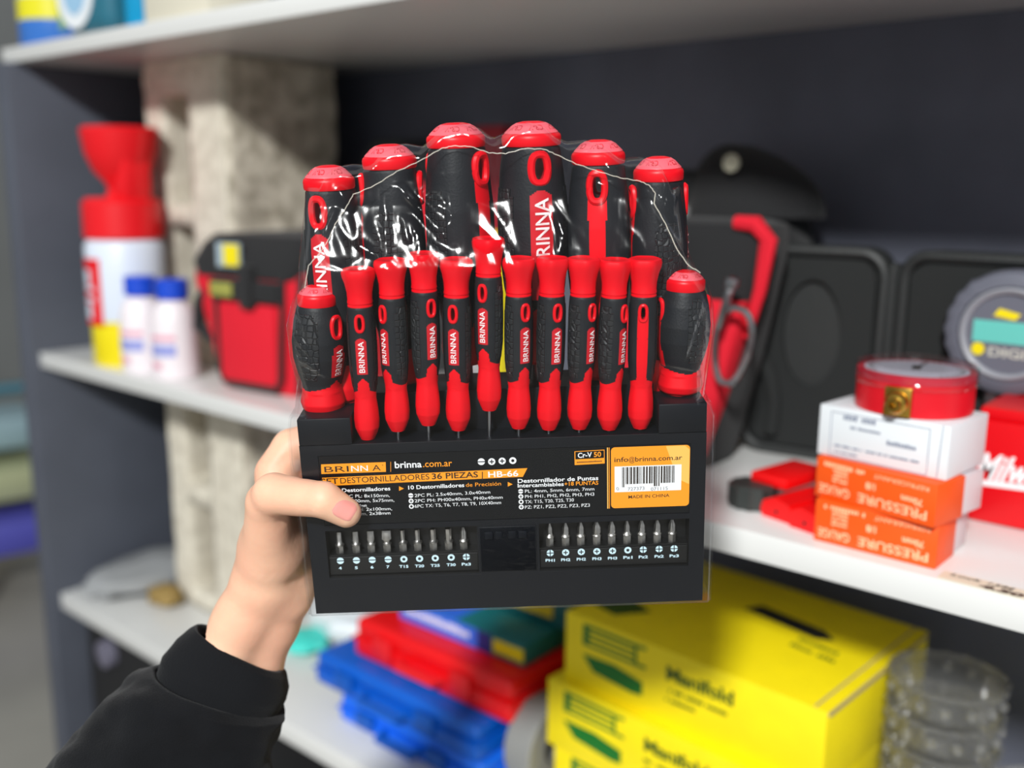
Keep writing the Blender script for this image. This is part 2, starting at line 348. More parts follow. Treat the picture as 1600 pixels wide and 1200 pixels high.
# items glimpsed between the handles
p = at(742, 200, Y=.9); t = thing('spray_gun_box', 'narrow dark red box with yellow lower half seen between the two tallest screwdrivers', 'box', (-.822, .93, ZM))
MB().box((-.027, -.02, .187), (.027, .02, .312), bev=.004).build('red_part', P('deep_red', (150, 12, 34), .5), t)
MB().box((-.006, -.018, 0), (.024, .018, .187), bev=.003).build('yellow_part', YP, t)

# black backpack like tool holster on the right of the pack, and black cap behind it
t = thing('tool_holster', 'black tool holster with red pocket and red edging, right of the held pack', 'tool holster', (-.456, .775, ZM))
loft_box(MB(), [(0, .0, 0, .042, .03), (.02, -.005, 0, .052, .035), (.1, -.0, 0, .066, .038), (.19, .0, 0, .084, .035), (.212, .0, 0, .084, .03), (.216, .0, 0, .07, .02)], e=.35).build('holster_body', BLKF, t)
mb = MB(); mb.tube([(.06, -.03, .214), (.078, -.03, .213), (.088, -.026, .2), (.084, -.028, .16), (.075, -.03, .12)], [.006, .0075, .0075, .0055, .004], 8); mb.build('red_edging', REDF, t)
mb = MB(); loft_box(mb, [(.012, .002, -.03, .04, .012), (.06, .006, -.03, .05, .015), (.13, .012, -.03, .062, .018), (.15, .014, -.03, .06, .014)], e=.4); mb.build('red_pocket', REDF, t)
mb = MB(); mb.tube([(.0, -.052, .01), (.012, -.0525, .07), (-.01, -.052, .125)], .003, 6); mb.box((-.05, -.056, .135), (.018, -.03, .205), bev=.006); mb.build('black_strap', BLKF, t)
p = at(1140, 540, Y=.712); mb = MB(); pts = []
for k in range(40):
    a = 2*PI*k/40; hx = .0135+.003*math.sin(a); pts.append((hx*math.cos(a)+(.004 if math.cos(a) > 0 else 0), 0, .031*math.sin(a)))
mb.tube(pts, .0028, 10, close=True); M = T(p) @ RY(8)
o = mb.build('carabiner', STEEL); o.matrix_world = M; tag(o, 'steel carabiner clipped in front of the red pocket of the black holster', 'carabiner')
mb = MB(); mb.tube([(-.012, -.001, .012), (-.007, -.004, .04), (-.007, -.001, .048)], .0035, 8); mb.lathe([(0, -.006), (.0055, -.004), (.006, 0), (.0055, .004), (0, .006)], 12, M=T((-.007, -.002, .05))); mb.build('gate_pin', STEEL, o)
t = thing('work_cap', 'black cap with a small pale badge resting high behind the black holster', 'cap', (-.48, .93, ZM-.022))
mb = MB(); rs = []
for i in range(15):
    q = i/14; z = .235+.07*q; rr = .07*math.sqrt(max(.0, 1-q**2.6))+.0005
    rs.append([((1+.1*math.sin(3*a+1))*rr*math.cos(a)*1.0, .75*rr*math.sin(a)*(1-.2*q), z-.02*math.cos(a)*q*rr/.07) for a in (2*PI*k/28 for k in range(28))])
mb.rings(rs); mb.box((-.06, -.045, .0221), (.055, .05, .24), bev=.02); mb.tube([(-.05, -.02, .262), (-.1, -.03, .266), (-.14, -.03, .27), (-.19, -.02, .268)], [.02, .017, .015, .01], 10); mb.build('crown', BLKF, t)
mb = MB(); mb.prism(disc(.0, .0, .0085), 0, .003, 0, T((.006, -.052, .287)) @ RX(90)); mb.build('badge', P('pale_badge', (196, 192, 170), .5), t)
mb = MB(); mb.box((-.062, -.062, .228), (-.038, -.05, .246), bev=.004); mb.build('tag', P('grey_tag', (150, 150, 150), .5), t)

# open black case, two halves like a book, gauge in the right half
CASE = P('case_black', (36, 38, 38), .55, bump=.3, bscale=300); FOAM = P('case_foam', (27, 29, 29), .9, bump=.4, bscale=600)
p0 = at(1180, 700, Z=ZM); p1 = at(1383, 742, Z=ZM)
t = thing('gauge_case', 'open black plastic case standing on middle shelf, round gauge nested in its right half', 'case', (-.30, .845, ZM))
def rrect(x0, z0, x1, z1, r, n=6):
    o = []
    for cx, cz, a0 in ((x1-r, z1-r, 0), (x0+r, z1-r, 90), (x0+r, z0+r, 180), (x1-r, z0+r, 270)):
        o += [(cx+r*math.cos(math.radians(a0+90*i/n)), cz+r*math.sin(math.radians(a0+90*i/n))) for i in range(n+1)]
    return o
ML = T((0, 0, 0)) @ RZ(8) @ RX(90)
mb = MB(); W_ = .128; H_ = .192
mb.prism(rrect(-W_, .0, -.004, H_, .022), -.034, -.008, 0, ML)
pts = [(x, z, -.004) for x, z in rrect(-W_+.004, .004, -.008, H_-.004, .02)]; mb.tube(pts, .005, 8, M=ML, close=True)
mb.build('left_half', CASE, t)
mb = MB(); outer = [(-.066+.026*math.cos(a), .115+.048*math.sin(a)) for a in (2*PI*k/48 for k in range(48))]
oo = rrect(-W_+.01, .01, -.014, H_-.01, .016, 11); 
rs = [[(x, z, -.0075) for x, z in oo], ]
def resamp(poly, c, n=48):
    o = []
    for k in range(n):
        a = 2*PI*k/n; best = None
        for i in range(len(poly)):
            x0, y0 = poly[i]; x1, y1 = poly[(i+1) % len(poly)]; dx, dy = math.cos(a), math.sin(a); ex, ey = x1-x0, y1-y0; den = dx*ey-dy*ex
            if abs(den) < 1e-12: continue
            tt = ((x0-c[0])*ey-(y0-c[1])*ex)/den; ss = ((x0-c[0])*dy-(y0-c[1])*dx)/den
            if tt > 0 and -1e-6 <= ss <= 1+1e-6 and (best is None or tt < best): best = tt
        o.append((c[0]+best*math.cos(a), c[1]+best*math.sin(a)))
    return o
oo = resamp(oo, (-.066, .11))
mb.rings([[(x, z, -.012) for x, z in oo], [(x, z, -.003) for x, z in oo], [(x, z, -.001) for x, z in outer], [(x, z, -.0125) for x, z in outer], [(-.066, .115, -.0125)]*48], 0, ML)
mb.tube([(-.112, .15, .001), (-.115, .1, .001), (-.1, .075, .001), (-.094, .05, .001), (-.096, .02, .001)], [.004, .008, .008, .007, .007], 8, M=ML)
mb.build('left_foam', FOAM, t)
MR = RZ(-3) @ RX(90); mb = MB(); mb.prism(rrect(.004, .0, .19, H_, .022), -.034, -.008, 0, MR)
pts = [(x, z, -.004) for x, z in rrect(.008, .004, .186, H_-.004, .02)]; mb.tube(pts, .005, 8, M=MR, close=True); mb.build('right_half', CASE, t)
mb = MB(); mb.prism(rrect(.014, .01, .18, H_-.01, .016), -.012, -.004, 0, MR); mb.build('right_foam', FOAM, t)
mb = MB(); mb.tube([(-.002, .008, .01), (-.002, .008, .18)], .006, 10); mb.build('hinge', CASE, t)
pg = at(1578, 522, Y=.825); t = thing('digital_gauge', 'round grey digital gauge with teal screen nested in the open black case', 'gauge', M=T((pg.x, .833, pg.z)) @ RZ(-3) @ RX(90))
GB = P('grey_boot', (98, 100, 112), .6)
mb = MB(); mb.lathe([(.046, -.018), (.049, -.012), (.0495, .004), (.047, .01), (.042, .013), (.037, .0135), (.036, .011)], 72, fn=lambda a, z: 1+(.035*(.5+.5*math.cos(22*a)) if abs(a-PI) < .9 else 0)); mb.build('rubber_boot', GB, t)
MB().lathe([(.036, .008), (.036, .0135), (.034, .015), (.0315, .0135), (.0305, .01)], 56).build('bezel_ring', P('light_grey_ring', (142, 144, 152), .45), t)
mb = MB(); mb.lathe([(.031, .006), (.031, .0105), (0, .0105)], 40); mb.build('gauge_face', P('dark_face', (56, 58, 60), .5), t)
mb = MB(); mb.box((-.026, -.0075, .0104), (.022, .0095, .0112), 0); mb.build('screen', P('teal_lcd', (104, 196, 186), .25), t)
mb = MB(); mb.prism([(-.012, .0135), (.004, .011), (.008, .016), (-.008, .0195)], .0104, .0112, 0); mb.prism(disc(-.021, -.0135, .005), .0104, .0112, 0); mb.text('DIGI', (-.013, -.018), (.014, -.018), .007, 1, .0113, .03); mb.build('printing', [YP, P('face_print', (190, 190, 180), .5)], t)
mb = MB(); mb.lathe([(.0075, 0), (.0075, .012), (.005, .013), (.005, .02), (.0045, .024), (0, .024)], 6, M=T((-.01, -.047, -.003)) @ RX(90)); mb.build('steel_fitting', STEEL, t)

# red hard case with white script
p = at(1506, 811, Z=ZM); t = thing('red_tool_case', 'red hard box with white script lettering at the right end of the middle shelf', 'box', (p.x, p.y, ZM))
hh = at(1516, 652, Y=p.y).z-ZM; RC = P('milled_red', (222, 6, 20), .4)
MB().box((0, 0, 0), (.26, .075, hh), bev=.004).build('box_body', RC, t)
MB().box((.002, .004, hh-.0005), (.258, .073, hh+.009), bev=.003).build('lid', RC, t)
mb = MB(); M = RX(90)
q = [at(1530, 737, Y=p.y), at(1600, 743, Y=p.y)]
mb.text('Milwaukee', (.004, q[0].z-ZM-.004), (.082, q[0].z-ZM-.004), .019, 0, .0006, .03, M, shear=.5)
mb.prism([(-.0, .028), (.05, .031), (.06, .026), (.12, .031), (.12, .034), (.06, .032), (.052, .036), (.0, .032)], 0, .0006, 0, M)
mb.build('lettering', WHT, t)

# ------------------------------------------------------------------ gauge boxes
OC = P('orange_card', (247, 88, 8), .5, var=.03)
def gauge_box(p0, p1, ztop, rot, label, wside):
    d = p1-p0; wd = d.length; h = ztop-p0.z
    t = thing('gauge_box', label, 'box', p0, math.atan2(d.y, d.x)+math.radians(rot), 'orange pressure gauge boxes')
    MB().box((0, 0, 0), (wd, .036, h), bev=.0008).build('carton', OC, t)
    mb = MB(); M = RX(90)
    def tx(s, a, b, z, hh, bold=0): mb.text(s, (wd*a, h*z+hh), (wd*b, h*z+hh), hh, 0, .0004, bold, M)
    def txr(s, a, b, z, hh, bold=0): mb.text(s, (wd*b, h*z+hh), (wd*a, h*z+hh), hh, 0, .0004, bold, M)
    txr('GAUGE', .04, .31, .13, .0062, .012); txr('PRESSURE', .38, .94, .13, .0062, .012)
    txr('70mm', .73, .9, .43, .0042, .03); txr('1/8', .44, .52, .5, .0045, .03); txr('REFRIGERANT', .5, .94, .80, .003, 0); mb.dashes((wd*.42, h*.8+.003), (wd*.07, h*.8+.003), .003, 0, .0004, M)
    for k in range(4): mb.dashes((wd*.28, h*(.44+.09*k)+.0022), (wd*.15, h*(.44+.09*k)+.0022), .0017, 0, .0004, M)
    txr('mm', .84, .88, .3, .002)
    mb.build('lettering', P('box_print', (255, 205, 160), .5) if 'box_print' not in MATS else MATS['box_print'], t)
    if wside:
        mb = MB(); mb.box((.004, .0365, .001), (wd-.001, .063, h-.001), 0, .0006); mb.build('inner_tray', P('clouded_white', (226, 216, 220), .35, alpha=.85) if 'clouded_white' not in MATS else MATS['clouded_white'], t)
    return t
a = at(1270.5, 843, Z=ZM); b = at(1461, 891, Z=ZM); z1 = at(1278, 779, Y=a.y).z
gauge_box(a, b, z1, 0, 'lower orange pressure gauge carton, resting on the shelf board', True)
a2 = at(1272.5, 773, Z=z1); b2 = at(1459, 826, Z=z1); z2 = at(1279.5, 712, Y=a2.y).z
gauge_box(a2, b2, z2, 0, 'upper orange pressure gauge carton, under the white box', True)
a3 = at(1276.5, 708, Z=z2+.0003); b3 = at(1478, 752, Z=z2+.0003); z3 = at(1285.5, 632, Y=a3.y).z; d3 = b3-a3
t = thing('white_carton', 'white carton with a plain printed panel carrying the red dial gauge', 'box', a3, math.atan2(d3.y, d3.x))
hw = z3-z2; MB().box((0, 0, 0), (d3.length, .06, hw), bev=.0008).build('carton', WPAP, t)
mb = MB(); M = RX(90); wd = d3.length
def ol(mb, x0, z0, x1, z1, th, mat, z=.0004, M=None):
    for a_, b_ in (((x0, z0), (x1, z0+th)), ((x0, z1-th), (x1, z1)), ((x0, z0), (x0+th, z1)), ((x1-th, z0), (x1, z1))): mb.prism([a_, (b_[0], a_[1]), b_, (a_[0], b_[1])], 0, z, mat, M)
ol(mb, wd*.1, hw*.03, wd*.86, hw*.9, .0003, 0, .0004, M)
for a_, b_, z, h_ in ((.2, .45, .78, .0035), (.26, .5, .62, .0018), (.55, .78, .45, .003), (.14, .8, .22, .0016), (.14, .33, .1, .0012)): mb.dashes((wd*a_, hw*z), (wd*b_, hw*z), h_, 0, .0004, M)
mb.prism([(wd*.93, 0), (wd*.934, 0), (wd*.95, hw), (wd*.946, hw)], 0, .0004, 0, M)
mb.build('printing', P('pale_grey_print', (120, 128, 150), .5), t)
# red gauge lying on it
gc = (at(1330, 612, Z=z3+.018)+at(1527, 612, Z=z3+.018))*.5; cx = at(1427, 612, Z=z3+.014)
t = thing('pressure_gauge', 'red round dial gauge with clear cover and brass fitting lying on the white carton', 'gauge', (cx.x-.0035, cx.y+.013, z3+.0004), math.atan2(d3.y, d3.x)+math.radians(10))
r_ = (at(1527, 600, Y=cx.y)-at(1330, 600, Y=cx.y)).length*.5*.965
MB().lathe([(r_*.93, 0), (r_*.95, .001), (r_*.95, .022), (r_*.93, .0225)], 64).build('gauge_body', P('gauge_red', (214, 10, 30), .35), t)
mb = MB(); mb.lathe([(r_*.985, .0185), (r_*1.01, .02), (r_*1.0, .0225), (r_*.985, .0235), (r_*1.0, .0245), (r_*.99, .030), (r_*.93, .032), (r_*.88, .0315), (r_*.85, .0305), (0, .0305)], 72); mb.build('clear_cover', film_mat('clear_cover', (.99, .97, .97), 1.2, .1, 20, .06, cap=.35), t)
MB().lathe([(r_*.95, .022), (r_*.95, .027), (r_*.86, .0275), (r_*.85, .026), (0, .026)], 64).build('red_rim', P('rim_red', (196, 40, 60), .35), t)
mb = MB(); mb.lathe([(r_*.84, .0262), (r_*.84, .0272), (0, .0272)], 48); mb.build('dial', P('dial_pale', (214, 216, 232), .4), t)
mb = MB()
for k in range(33):
    aa = math.radians(-45+270*k/32); r0 = r_*.78; mb.prism([(r0*math.cos(aa)+.0003*math.sin(aa), r0*math.sin(aa)-.0003*math.cos(aa)), (r0*math.cos(aa)-.0003*math.sin(aa), r0*math.sin(aa)+.0003*math.cos(aa)), (r0*.9*math.cos(aa)-.0003*math.sin(aa), r0*.9*math.sin(aa)+.0003*math.cos(aa)), (r0*.9*math.cos(aa)+.0003*math.sin(aa), r0*.9*math.sin(aa)-.0003*math.cos(aa))], .0272, .0275)
mb.box((-.0006, -.004, .0275), (.0006, r_*.7, .028)); mb.lathe([(.003, .0272), (.003, .029), (0, .029)], 16); mb.build('scale_and_needle', DRK, t)
BR = P('brass', (196, 158, 70), .3, metal=1); mb = MB(); yb = -r_*.95
mb.box((-.0085, yb-.003, .001), (.0085, yb+.008, .0205), bev=.0006); mb.lathe([(.0075, 0), (.0075, .004), (.006, .007), (.0045, .008), (.0045, .012), (.0022, .012), (.0018, .006), (0, .006)], 32, M=T((0, yb-.002, .0105)) @ RX(90)); o = mb.build('brass_fitting', BR, t)

# red and black hand tools beside the boxes
tr = P('tool_red', (236, 4, 8), .4)
def knife(px, py, rz, label):
    q = at(px, py, Z=ZM); t = thing('hand_cutter', label, 'cutter', q, math.radians(rz), 'red cutters beside the gauge boxes')
    mb = MB(); mb.rings([[(x, y, z) for x, z in ((-.013, 0), (.013, 0), (.015, .006), (.011, .0135), (-.004, .0165), (-.013, .012), (-.015, .005))] for y in (0, .002)] + [[(x*.93, y, z*k) for x, z in ((-.013, 0), (.013, 0), (.015, .006), (.011, .0135), (-.004, .0165), (-.013, .012), (-.015, .005))] for y, k in ((.04, 1.05), (.075, .8))])
    mb.build('handle', tr, t, ang=25); mb = MB(); mb.prism(disc(.0, .006, .0014, 12), -.0004, .0004, 0, RX(90)); mb.build('rivet', BLK, t)
    mb = MB(); mb.box((-.010, .072, .001), (.010, .092, .010), bev=.002); mb.build('tip', BLK, t)
knife(1212, 812, -14, 'red ridged cutter lying on shelf, between the black knob tool and another cutter')
knife(1256, 830, -14, 'red ridged cutter lying on shelf, touching the lower orange carton')
q = at(1163, 795, Z=ZM); t = thing('pipe_cutter', 'small black and red roller tool lying left of the red cutters', 'cutter', (q.x, q.y+.012, ZM), math.radians(-10))
MB().lathe([(.016, 0), (.018, .001), (.018, .017), (.016, .0185), (0, .0185)], 24, fn=lambda a, z: 1+.05*math.cos(12*a)).build('black_knob', P('knob', (50, 54, 52), .5), t)
MB().box((-.006, .004, .017), (.028, .06, .026), bev=.002).build('red_arm', tr, t)
# price tag lying on the board's front edge
q = [at(1476, 893, Z=ZM), at(1476, 893, Z=ZM)]; x0 = q[0].x
t = thing('price_tag', 'cream price strip with handwritten 4.50 taped on the front of the middle shelf', 'price tag', (x0, YF+.001, ZM+.0002))
MB().box((0, 0, 0), (.16, .0145, .0006)).build('paper', P('cream_paper', (232, 222, 200), .6), t)
mb = MB(); mb.text('4.50', (.024, .001), (.05, .001), .0055, 0, .0008, .05, shear=.2); mb.text('Lock 15M', (.005, .0085), (.043, .0085), .0045, 0, .0008, .01, shear=.3); mb.build('handwriting', DRK, t)

# ------------------------------------------------------------------ lower board
# yellow cartons
YC = P('yellow_card', (250, 226, 4), .55, var=.03); DG = P('dark_green_print', (10, 110, 30), .5); OLV = P('olive_print', (96, 100, 10), .5); CARDE = P('carton_edge', (176, 160, 120), .8)
def ybox(x0, x1, y0, y1, z0, z1, rz, label, logo_top, slot):
    t = thing('yellow_carton', label, 'carton', (x0, y0, z0), math.radians(rz), 'yellow cartons on the lower shelf')
    W, D_, H = x1-x0, y1-y0, z1-z0
    MB().box((0, 0, 0), (W, D_, H), bev=.001).build('carton', YC, t)
    mb = MB(); M = RX(90)
    mb.prism([(.022, H*.62), (.095, H*.62), (.095, H*.66), (.085, H*.66), (.085, H*.88), (.095, H*.88), (.095, H*.92), (.022, H*.92)], 0, .0005, 0, M)
    for k in range(3): mb.prism([(.03, H*(.67+.08*k)), (.082, H*(.67+.08*k)), (.082, H*(.71+.08*k)), (.03, H*(.71+.08*k))], 0, .0008, 2, M)
    mb.prism([(.022, H*.48), (.035, H*.28), (.08, H*.22), (.092, H*.24), (.092, H*.42), (.06, H*.5)], 0, .0005, 0, M)
    mb.text('Manifold', (.118, H*.62), (.186, H*.62), .0125, 1, .0006, .035, M); mb.dashes((.118, H*.45), (.18, H*.45), .004, 1, .0006, M); mb.dashes((.118, H*.32), (.15, H*.32), .0035, 1, .0006, M)
    if logo_top:
        mb.dashes((.19, .1), (.235, .095), .006, 1, .0006, T((0, 0, H))); mb.dashes((.19, .085), (.235, .08), .006, 1, .0006, T((0, 0, H)))
        mb.prism([(.01, .03), (.04, .025), (.06, .055), (.02, .07)], H, H+.0005, 1)
    mb.build('printing', [DG, P('green_print', (60, 90, 20), .5) if 'green_print' not in MATS else MATS['green_print'], YC], t)
    mb = MB(); mb.box((W-.012, .002, H-.0005), (W-.010, D_-.002, H+.0004)); mb.box((W+.0, .002, H-.004), (W+.002, D_-.004, H-.0015)); mb.build('flap_edge', CARDE, t)
    if slot: mb = MB(); mb.prism([(.12, D_*.62), (.2, D_*.56), (.215, D_*.6), (.2, D_*.66), (.13, D_*.71)], H, H+.0006); mb.build('hand_slot', BLK, t)
ybox(-.538, -.270, .713, .915, ZL+.1395, ZL+.21, -3, 'yellow carton with green printing, upper of the stack on the lower shelf', True, True)
ybox(-.552, -.278, .704, .906, ZL+.0697, ZL+.139, -3.5, 'yellow carton with green printing, middle of the stack on the lower shelf', False, False)
ybox(-.545, -.272, .708, .91, ZL, ZL+.0692, -3, 'yellow carton, bottom of the stack standing on the lower shelf board', False, False)

def hardcase(name, label, x0, x1, y0, y1, z0, z1, m, mats2, rz=0, group=None, latches=True):
    t = thing(name, label, 'tool case', (x0, y0, z0), math.radians(rz), group); W, D_, H = x1-x0, y1-y0, z1-z0
    MB().box((0, 0, 0), (W, D_, H*.46), bev=.006, seg=3).build('base', m, t)
    MB().box((0.001, .001, H*.5), (W-.001, D_, H), bev=.008, seg=3).build('lid', m, t)
    MB().box((-.001, -.002, H*.44), (W+.001, D_, H*.53), bev=.0015).build('rim', m, t)
    if latches:
        for u_ in (.22, .72): MB().box((W*u_-.014, -.006, H*.22), (W*u_+.014, .001, H*.78), bev=.002).build('latch', mats2, t)
        mb = MB(); mb.tube([(W*.36, 0, H*.42), (W*.37, -.014, H*.42), (W*.6, -.014, H*.42), (W*.61, 0, H*.42)], .005, 8); mb.build('handle', mats2, t)
    return t
BL1 = P('case_blue', (0, 92, 200), .4); BL2 = P('case_blue_dark', (0, 84, 180), .45); BL3 = P('case_bright_blue', (22, 110, 236), .4)
hardcase('tool_case', 'bright blue hard case at the bottom of the stack', -.835, -.61, .672, .88, ZL, ZL+.033, BL3, BL2, 0, 'stacked hard cases')
hardcase('tool_case', 'blue hard case directly under the red one', -.875, -.615, .67, .9, ZL+.0335, ZL+.073, BL1, BL2, 0, 'stacked hard cases')
hardcase('tool_case', 'red hard case lying on the two blue cases', -.832, -.592, .695, .92, ZL+.0735, ZL+.12, P('case_red', (232, 8, 16), .4), P('case_red2', (226, 26, 34), .4), 0, 'stacked hard cases')
t = thing('blue_teal_box', 'flat blue and teal printed box with yellow labels on top of the red case', 'box', (-.79, .73, ZL+.1205)); W = .195
MB().box((0, 0, 0), (W-.01, .15, .024), bev=.001).build('box', P('teal_card', (24, 110, 116), .5), t)
mb = MB(); M = RX(90); mb.box((0, -.0008, .0), (W*.62, 0, .023), 0); mb.box((0, 0, .024), (W*.45, .06, .0243), 0); mb.prism([(W*.74, .006), (W*.95, .006), (W*.95, .02), (W*.74, .02)], 0, .0012, 1, M); mb.dashes((W*.05, .009), (W*.56, .009), .009, 2, .0014, M); mb.box((W*.62, -.0008, 0), (W*.72, 0, .023), 3)
mb.build('printing', [P('mid_blue', (50, 108, 226), .5), YP, WHT, P('navy', (24, 40, 120), .5)], t)
t = thing('teal_case', 'dark teal box with a yellow label stacked behind the blue printed box', 'box', (-.745, .785, ZL+.145)); MB().box((0, 0, 0), (.16, .12, .045), bev=.003).build('box', P('dark_teal', (16, 84, 88), .5), t)
mb = MB(); mb.box((.06, -.001, .01), (.135, 0, .028)); mb.build('label', P('label_yellow', (206, 176, 20), .5), t)
# grey roll between cases and yellow cartons
q = at(865, 1205, Y=.72); mb = MB(); mb.lathe([(.02, .01), (.045, .01), (.047, .012), (.047, .042), (.045, .044), (.02, .044), (.02, .011)], 40, M=RY(90) @ T((0, 0, -.0265)))
o = mb.build('tape_roll', P('duct_grey', (138, 138, 136), .5)); o.location = (-.5795, .735, ZL+.0475); tag(o, 'grey tape roll standing on edge between red case and yellow cartons', 'tape roll')
# clear bags and small things at the left of the lower board
def blob(name, label, cat, loc, sx, sy, sz, mat, seed=0, amp=.25, fr=2.2):
    mb = MB(); rs = []
    for i in range(13):
        th = PI*i/12; rs.append([])
        for k in range(24):
            a = 2*PI*k/24; d = Vector((math.sin(th)*math.cos(a), math.sin(th)*math.sin(a), math.cos(th))); q = 1+amp*noise.noise(d*fr+Vector((seed, 0, 0)))
            z = d.z*q; rs[-1].append((d.x*q*sx, d.y*q*sy, sz*(max(z, -.9)+.9)/1.9))
    mb.rings(rs[::-1]); o = mb.build(name, mat); o.location = loc; return tag(o, label, cat)
q = at(200, 905, Z=ZL); blob('plastic_bag', 'crumpled clear grey plastic bag at the left end of the lower shelf', 'plastic bag', (q.x+.042, q.y+.02, ZL), .062, .11, .045, P('bag_grey', (160, 162, 164), .3, alpha=.9), 3)
q = at(243, 868, Z=ZL); blob('green_packet', 'green packet lying behind the clear bag on the lower shelf', 'packet', (at(236, 856, Y=.87).x, .87, ZL), .045, .03, .06, P('packet_green', (84, 178, 96), .5), 5)
q = at(262, 945, Z=ZL); blob('brown_sponge', 'small ochre brown sponge beside the lower concrete block', 'sponge', (q.x-.005, q.y-.0, ZL), .03, .022, .028, P('ochre', (150, 124, 70), .8), 8)
q = at(476, 1012, Z=ZL); blob('cyan_packet', 'turquoise packet under the wrist on the lower shelf', 'packet', (q.x, q.y, ZL), .035, .03, .022, P('turquoise', (70, 214, 200), .5), 9)
blob('white_bag', 'white plastic bag behind the turquoise packet', 'plastic bag', (q.x+.01, q.y+.07, ZL), .07, .05, .06, P('bag_white', (220, 226, 230), .4), 11)
# clear ribbed tubs
def tub(x, y, r, n, label):
    t = thing('plastic_tub', label, 'plastic tub', (x, y, ZL), group='clear plastic tubs')
    for k in range(n):
        z = .028*k; mb = MB(); mb.lathe([(r*.8, z), (r*.84, z+.004), (r*.9, z+.02), (r*.96, z+.023), (r*1.0, z+.024), (r*1.0, z+.0265), (r*.93, z+.027), (r*.86, z+.022)], 40, fn=lambda a, zz: 1+.02*math.cos(20*a))
        mb.build('tub', CLEAR, t)
        mb = MB()
        for q_ in range(14):
            a = 2*PI*q_/14+.2*k; mb.lathe([(0, -.004), (.003, -.003), (.004, 0), (.003, .003), (0, .004)], 8, M=T((r*.93*math.cos(a), r*.93*math.sin(a), z+.013)))
        mb.build('ribs', CLEAR, t)
tub(-.212, .80, .046, 8, 'tall stack of clear plastic tubs beside the yellow cartons')
tub(-.115, .76, .055, 6, 'short stack of clear plastic tubs at the bottom right corner')

# under the lower board and the aisle to the left
t = thing('black_case', 'upright black case with a grey knob standing on the floor beneath the lower shelf', 'case', (-1.25, .65, FLO)); MB().box((-.16, 0, 0), (.3, .2, .7), bev=.01).build('body', BLK, t)
q = at(164, 1022, Y=.642); mb = MB(); mb.lathe([(.022, 0), (.02, .012), (0, .016)], 20, M=RX(90)); o = mb.build('knob', P('purple_grey', (104, 102, 118), .5), t); o.location = (q.x+1.25, 0, q.z-FLO)
t = thing('display_rack', 'teal aisle rack with blue packets beyond the charcoal side panel', 'display rack', (-3.05, 1.05, FLO), math.radians(-12))
mb = MB(); mb.tube([(.0, 0, 0), (-.42, .0, 1.0)], .025, 8); mb.tube([(.0, .35, 0), (-.42, .35, 1.0)], .025, 8); mb.tube([(-.42, 0, 1.0), (-.42, .35, 1.0)], .025, 8); mb.build('frame', P('teal_metal', (60, 120, 140), .5), t)
for k, (zz, m) in enumerate(((.32, P('violet_packet', (84, 84, 180), .5)), (.55, P('pale_packet', (176, 180, 140), .5)), (.78, P('sky_packet', (150, 176, 184), .5)))):
    MB().box((-.42*zz-.35, .02, zz-.08), (-.42*zz-.05, .33, zz+.08), bev=.01).build('packet_row', m, t)
t.scale = (1, 1, .66)
t = thing('pallet_box', 'beige carton on the floor at the far end of the aisle', 'carton', (-4.3, 1.2, FLO)); MB().box((-.4, -.4, 0), (.3, .4, .42), bev=.01).build('box', P('beige_card', (176, 164, 128), .7), t)
#PACK#
# ------------------------------------------------------------------ the held pack: local frame in millimetres (u right, v up, w to the viewer)
_tl, _rl = math.radians(17), math.radians(2)
pu = R*math.cos(_rl)+U*math.sin(_rl); _v0 = -R*math.sin(_rl)+U*math.cos(_rl)
pv = _v0*math.cos(_tl)-F*math.sin(_tl); pw = -F*math.cos(_tl)-_v0*math.sin(_tl)
PO = ray(785, 800)*.5
PM = Matrix(((pu.x, pv.x, pw.x, PO.x), (pu.y, pv.y, pw.y, PO.y), (pu.z, pv.z, pw.z, PO.z), (0, 0, 0, 1)))
def L(x, y, ww=0):
    r = ray(x, y); Q = r*((PO.dot(pw)+ww/1000)/r.dot(pw))-PO
    return (Q.dot(pu)*1000, Q.dot(pv)*1000)
def L3(x, y, ww): a, b = L(x, y, ww); return Vector((a, b, ww))
K = .001
def mm(x, y, z=0): return T((x*K, y*K, z*K))

tray = thing('screwdriver_tray', 'black plastic tray of the held screwdriver pack with printed label and bit windows', 'tool tray', M=PM)
TD = -47.5
mb = MB()
xs = [-99, -90.3, -72.6, -13.2, -12.2, 17.2, 18.2, 78.4, 94.6, 102.3]; ys = [-54, -33.6, -22.3, -7.2, -4.2, 33.6, 39]
def Dt(i, j):
    x = (xs[i]+xs[i+1])/2; y = (ys[j]+ys[j+1])/2
    if y > 33.6: return -.0
    if -4.2 < y < 33.6 and -90.3 < x < 94.6: return -.7
    win = (-90.3 < x < -13.2) or (18.2 < x < 94.6)
    if -33.6 < y < -22.3 and win: return -3.2
    if -22.3 < y < -7.2 and win: return -10.5
    return 0
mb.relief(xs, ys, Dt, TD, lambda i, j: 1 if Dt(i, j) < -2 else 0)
mb.box((-99, 39, TD), (-72.6, 53, 0), 0, .8); mb.box((78.4, 39, TD), (102.3, 54.3, 0), 0, .8)
mb.box((-72.6, 38, TD), (78.4, 60, -17), 0, .8)
mb.tube([(-73, 39, -.1), (78.6, 39, -.1)], .35, 6); mb.tube([(-90.5, -34.1, 0), (-12, -34.1, 0)], .3, 6); mb.tube([(18, -34.1, 0), (94, -34.1, 0)], .3, 6)
mb.build('tray_body', [TRAY, TRAYIN], tray, S=K)
mb = MB(); mb.box((-12.4, -33.2, -1.0), (16.9, -7.6, .7), 0, .6)
for x in (-8.6, 8.6): mb.box((x-1, -14.5, .4), (x+3.4, -10.3, 1.5), 0, .4)
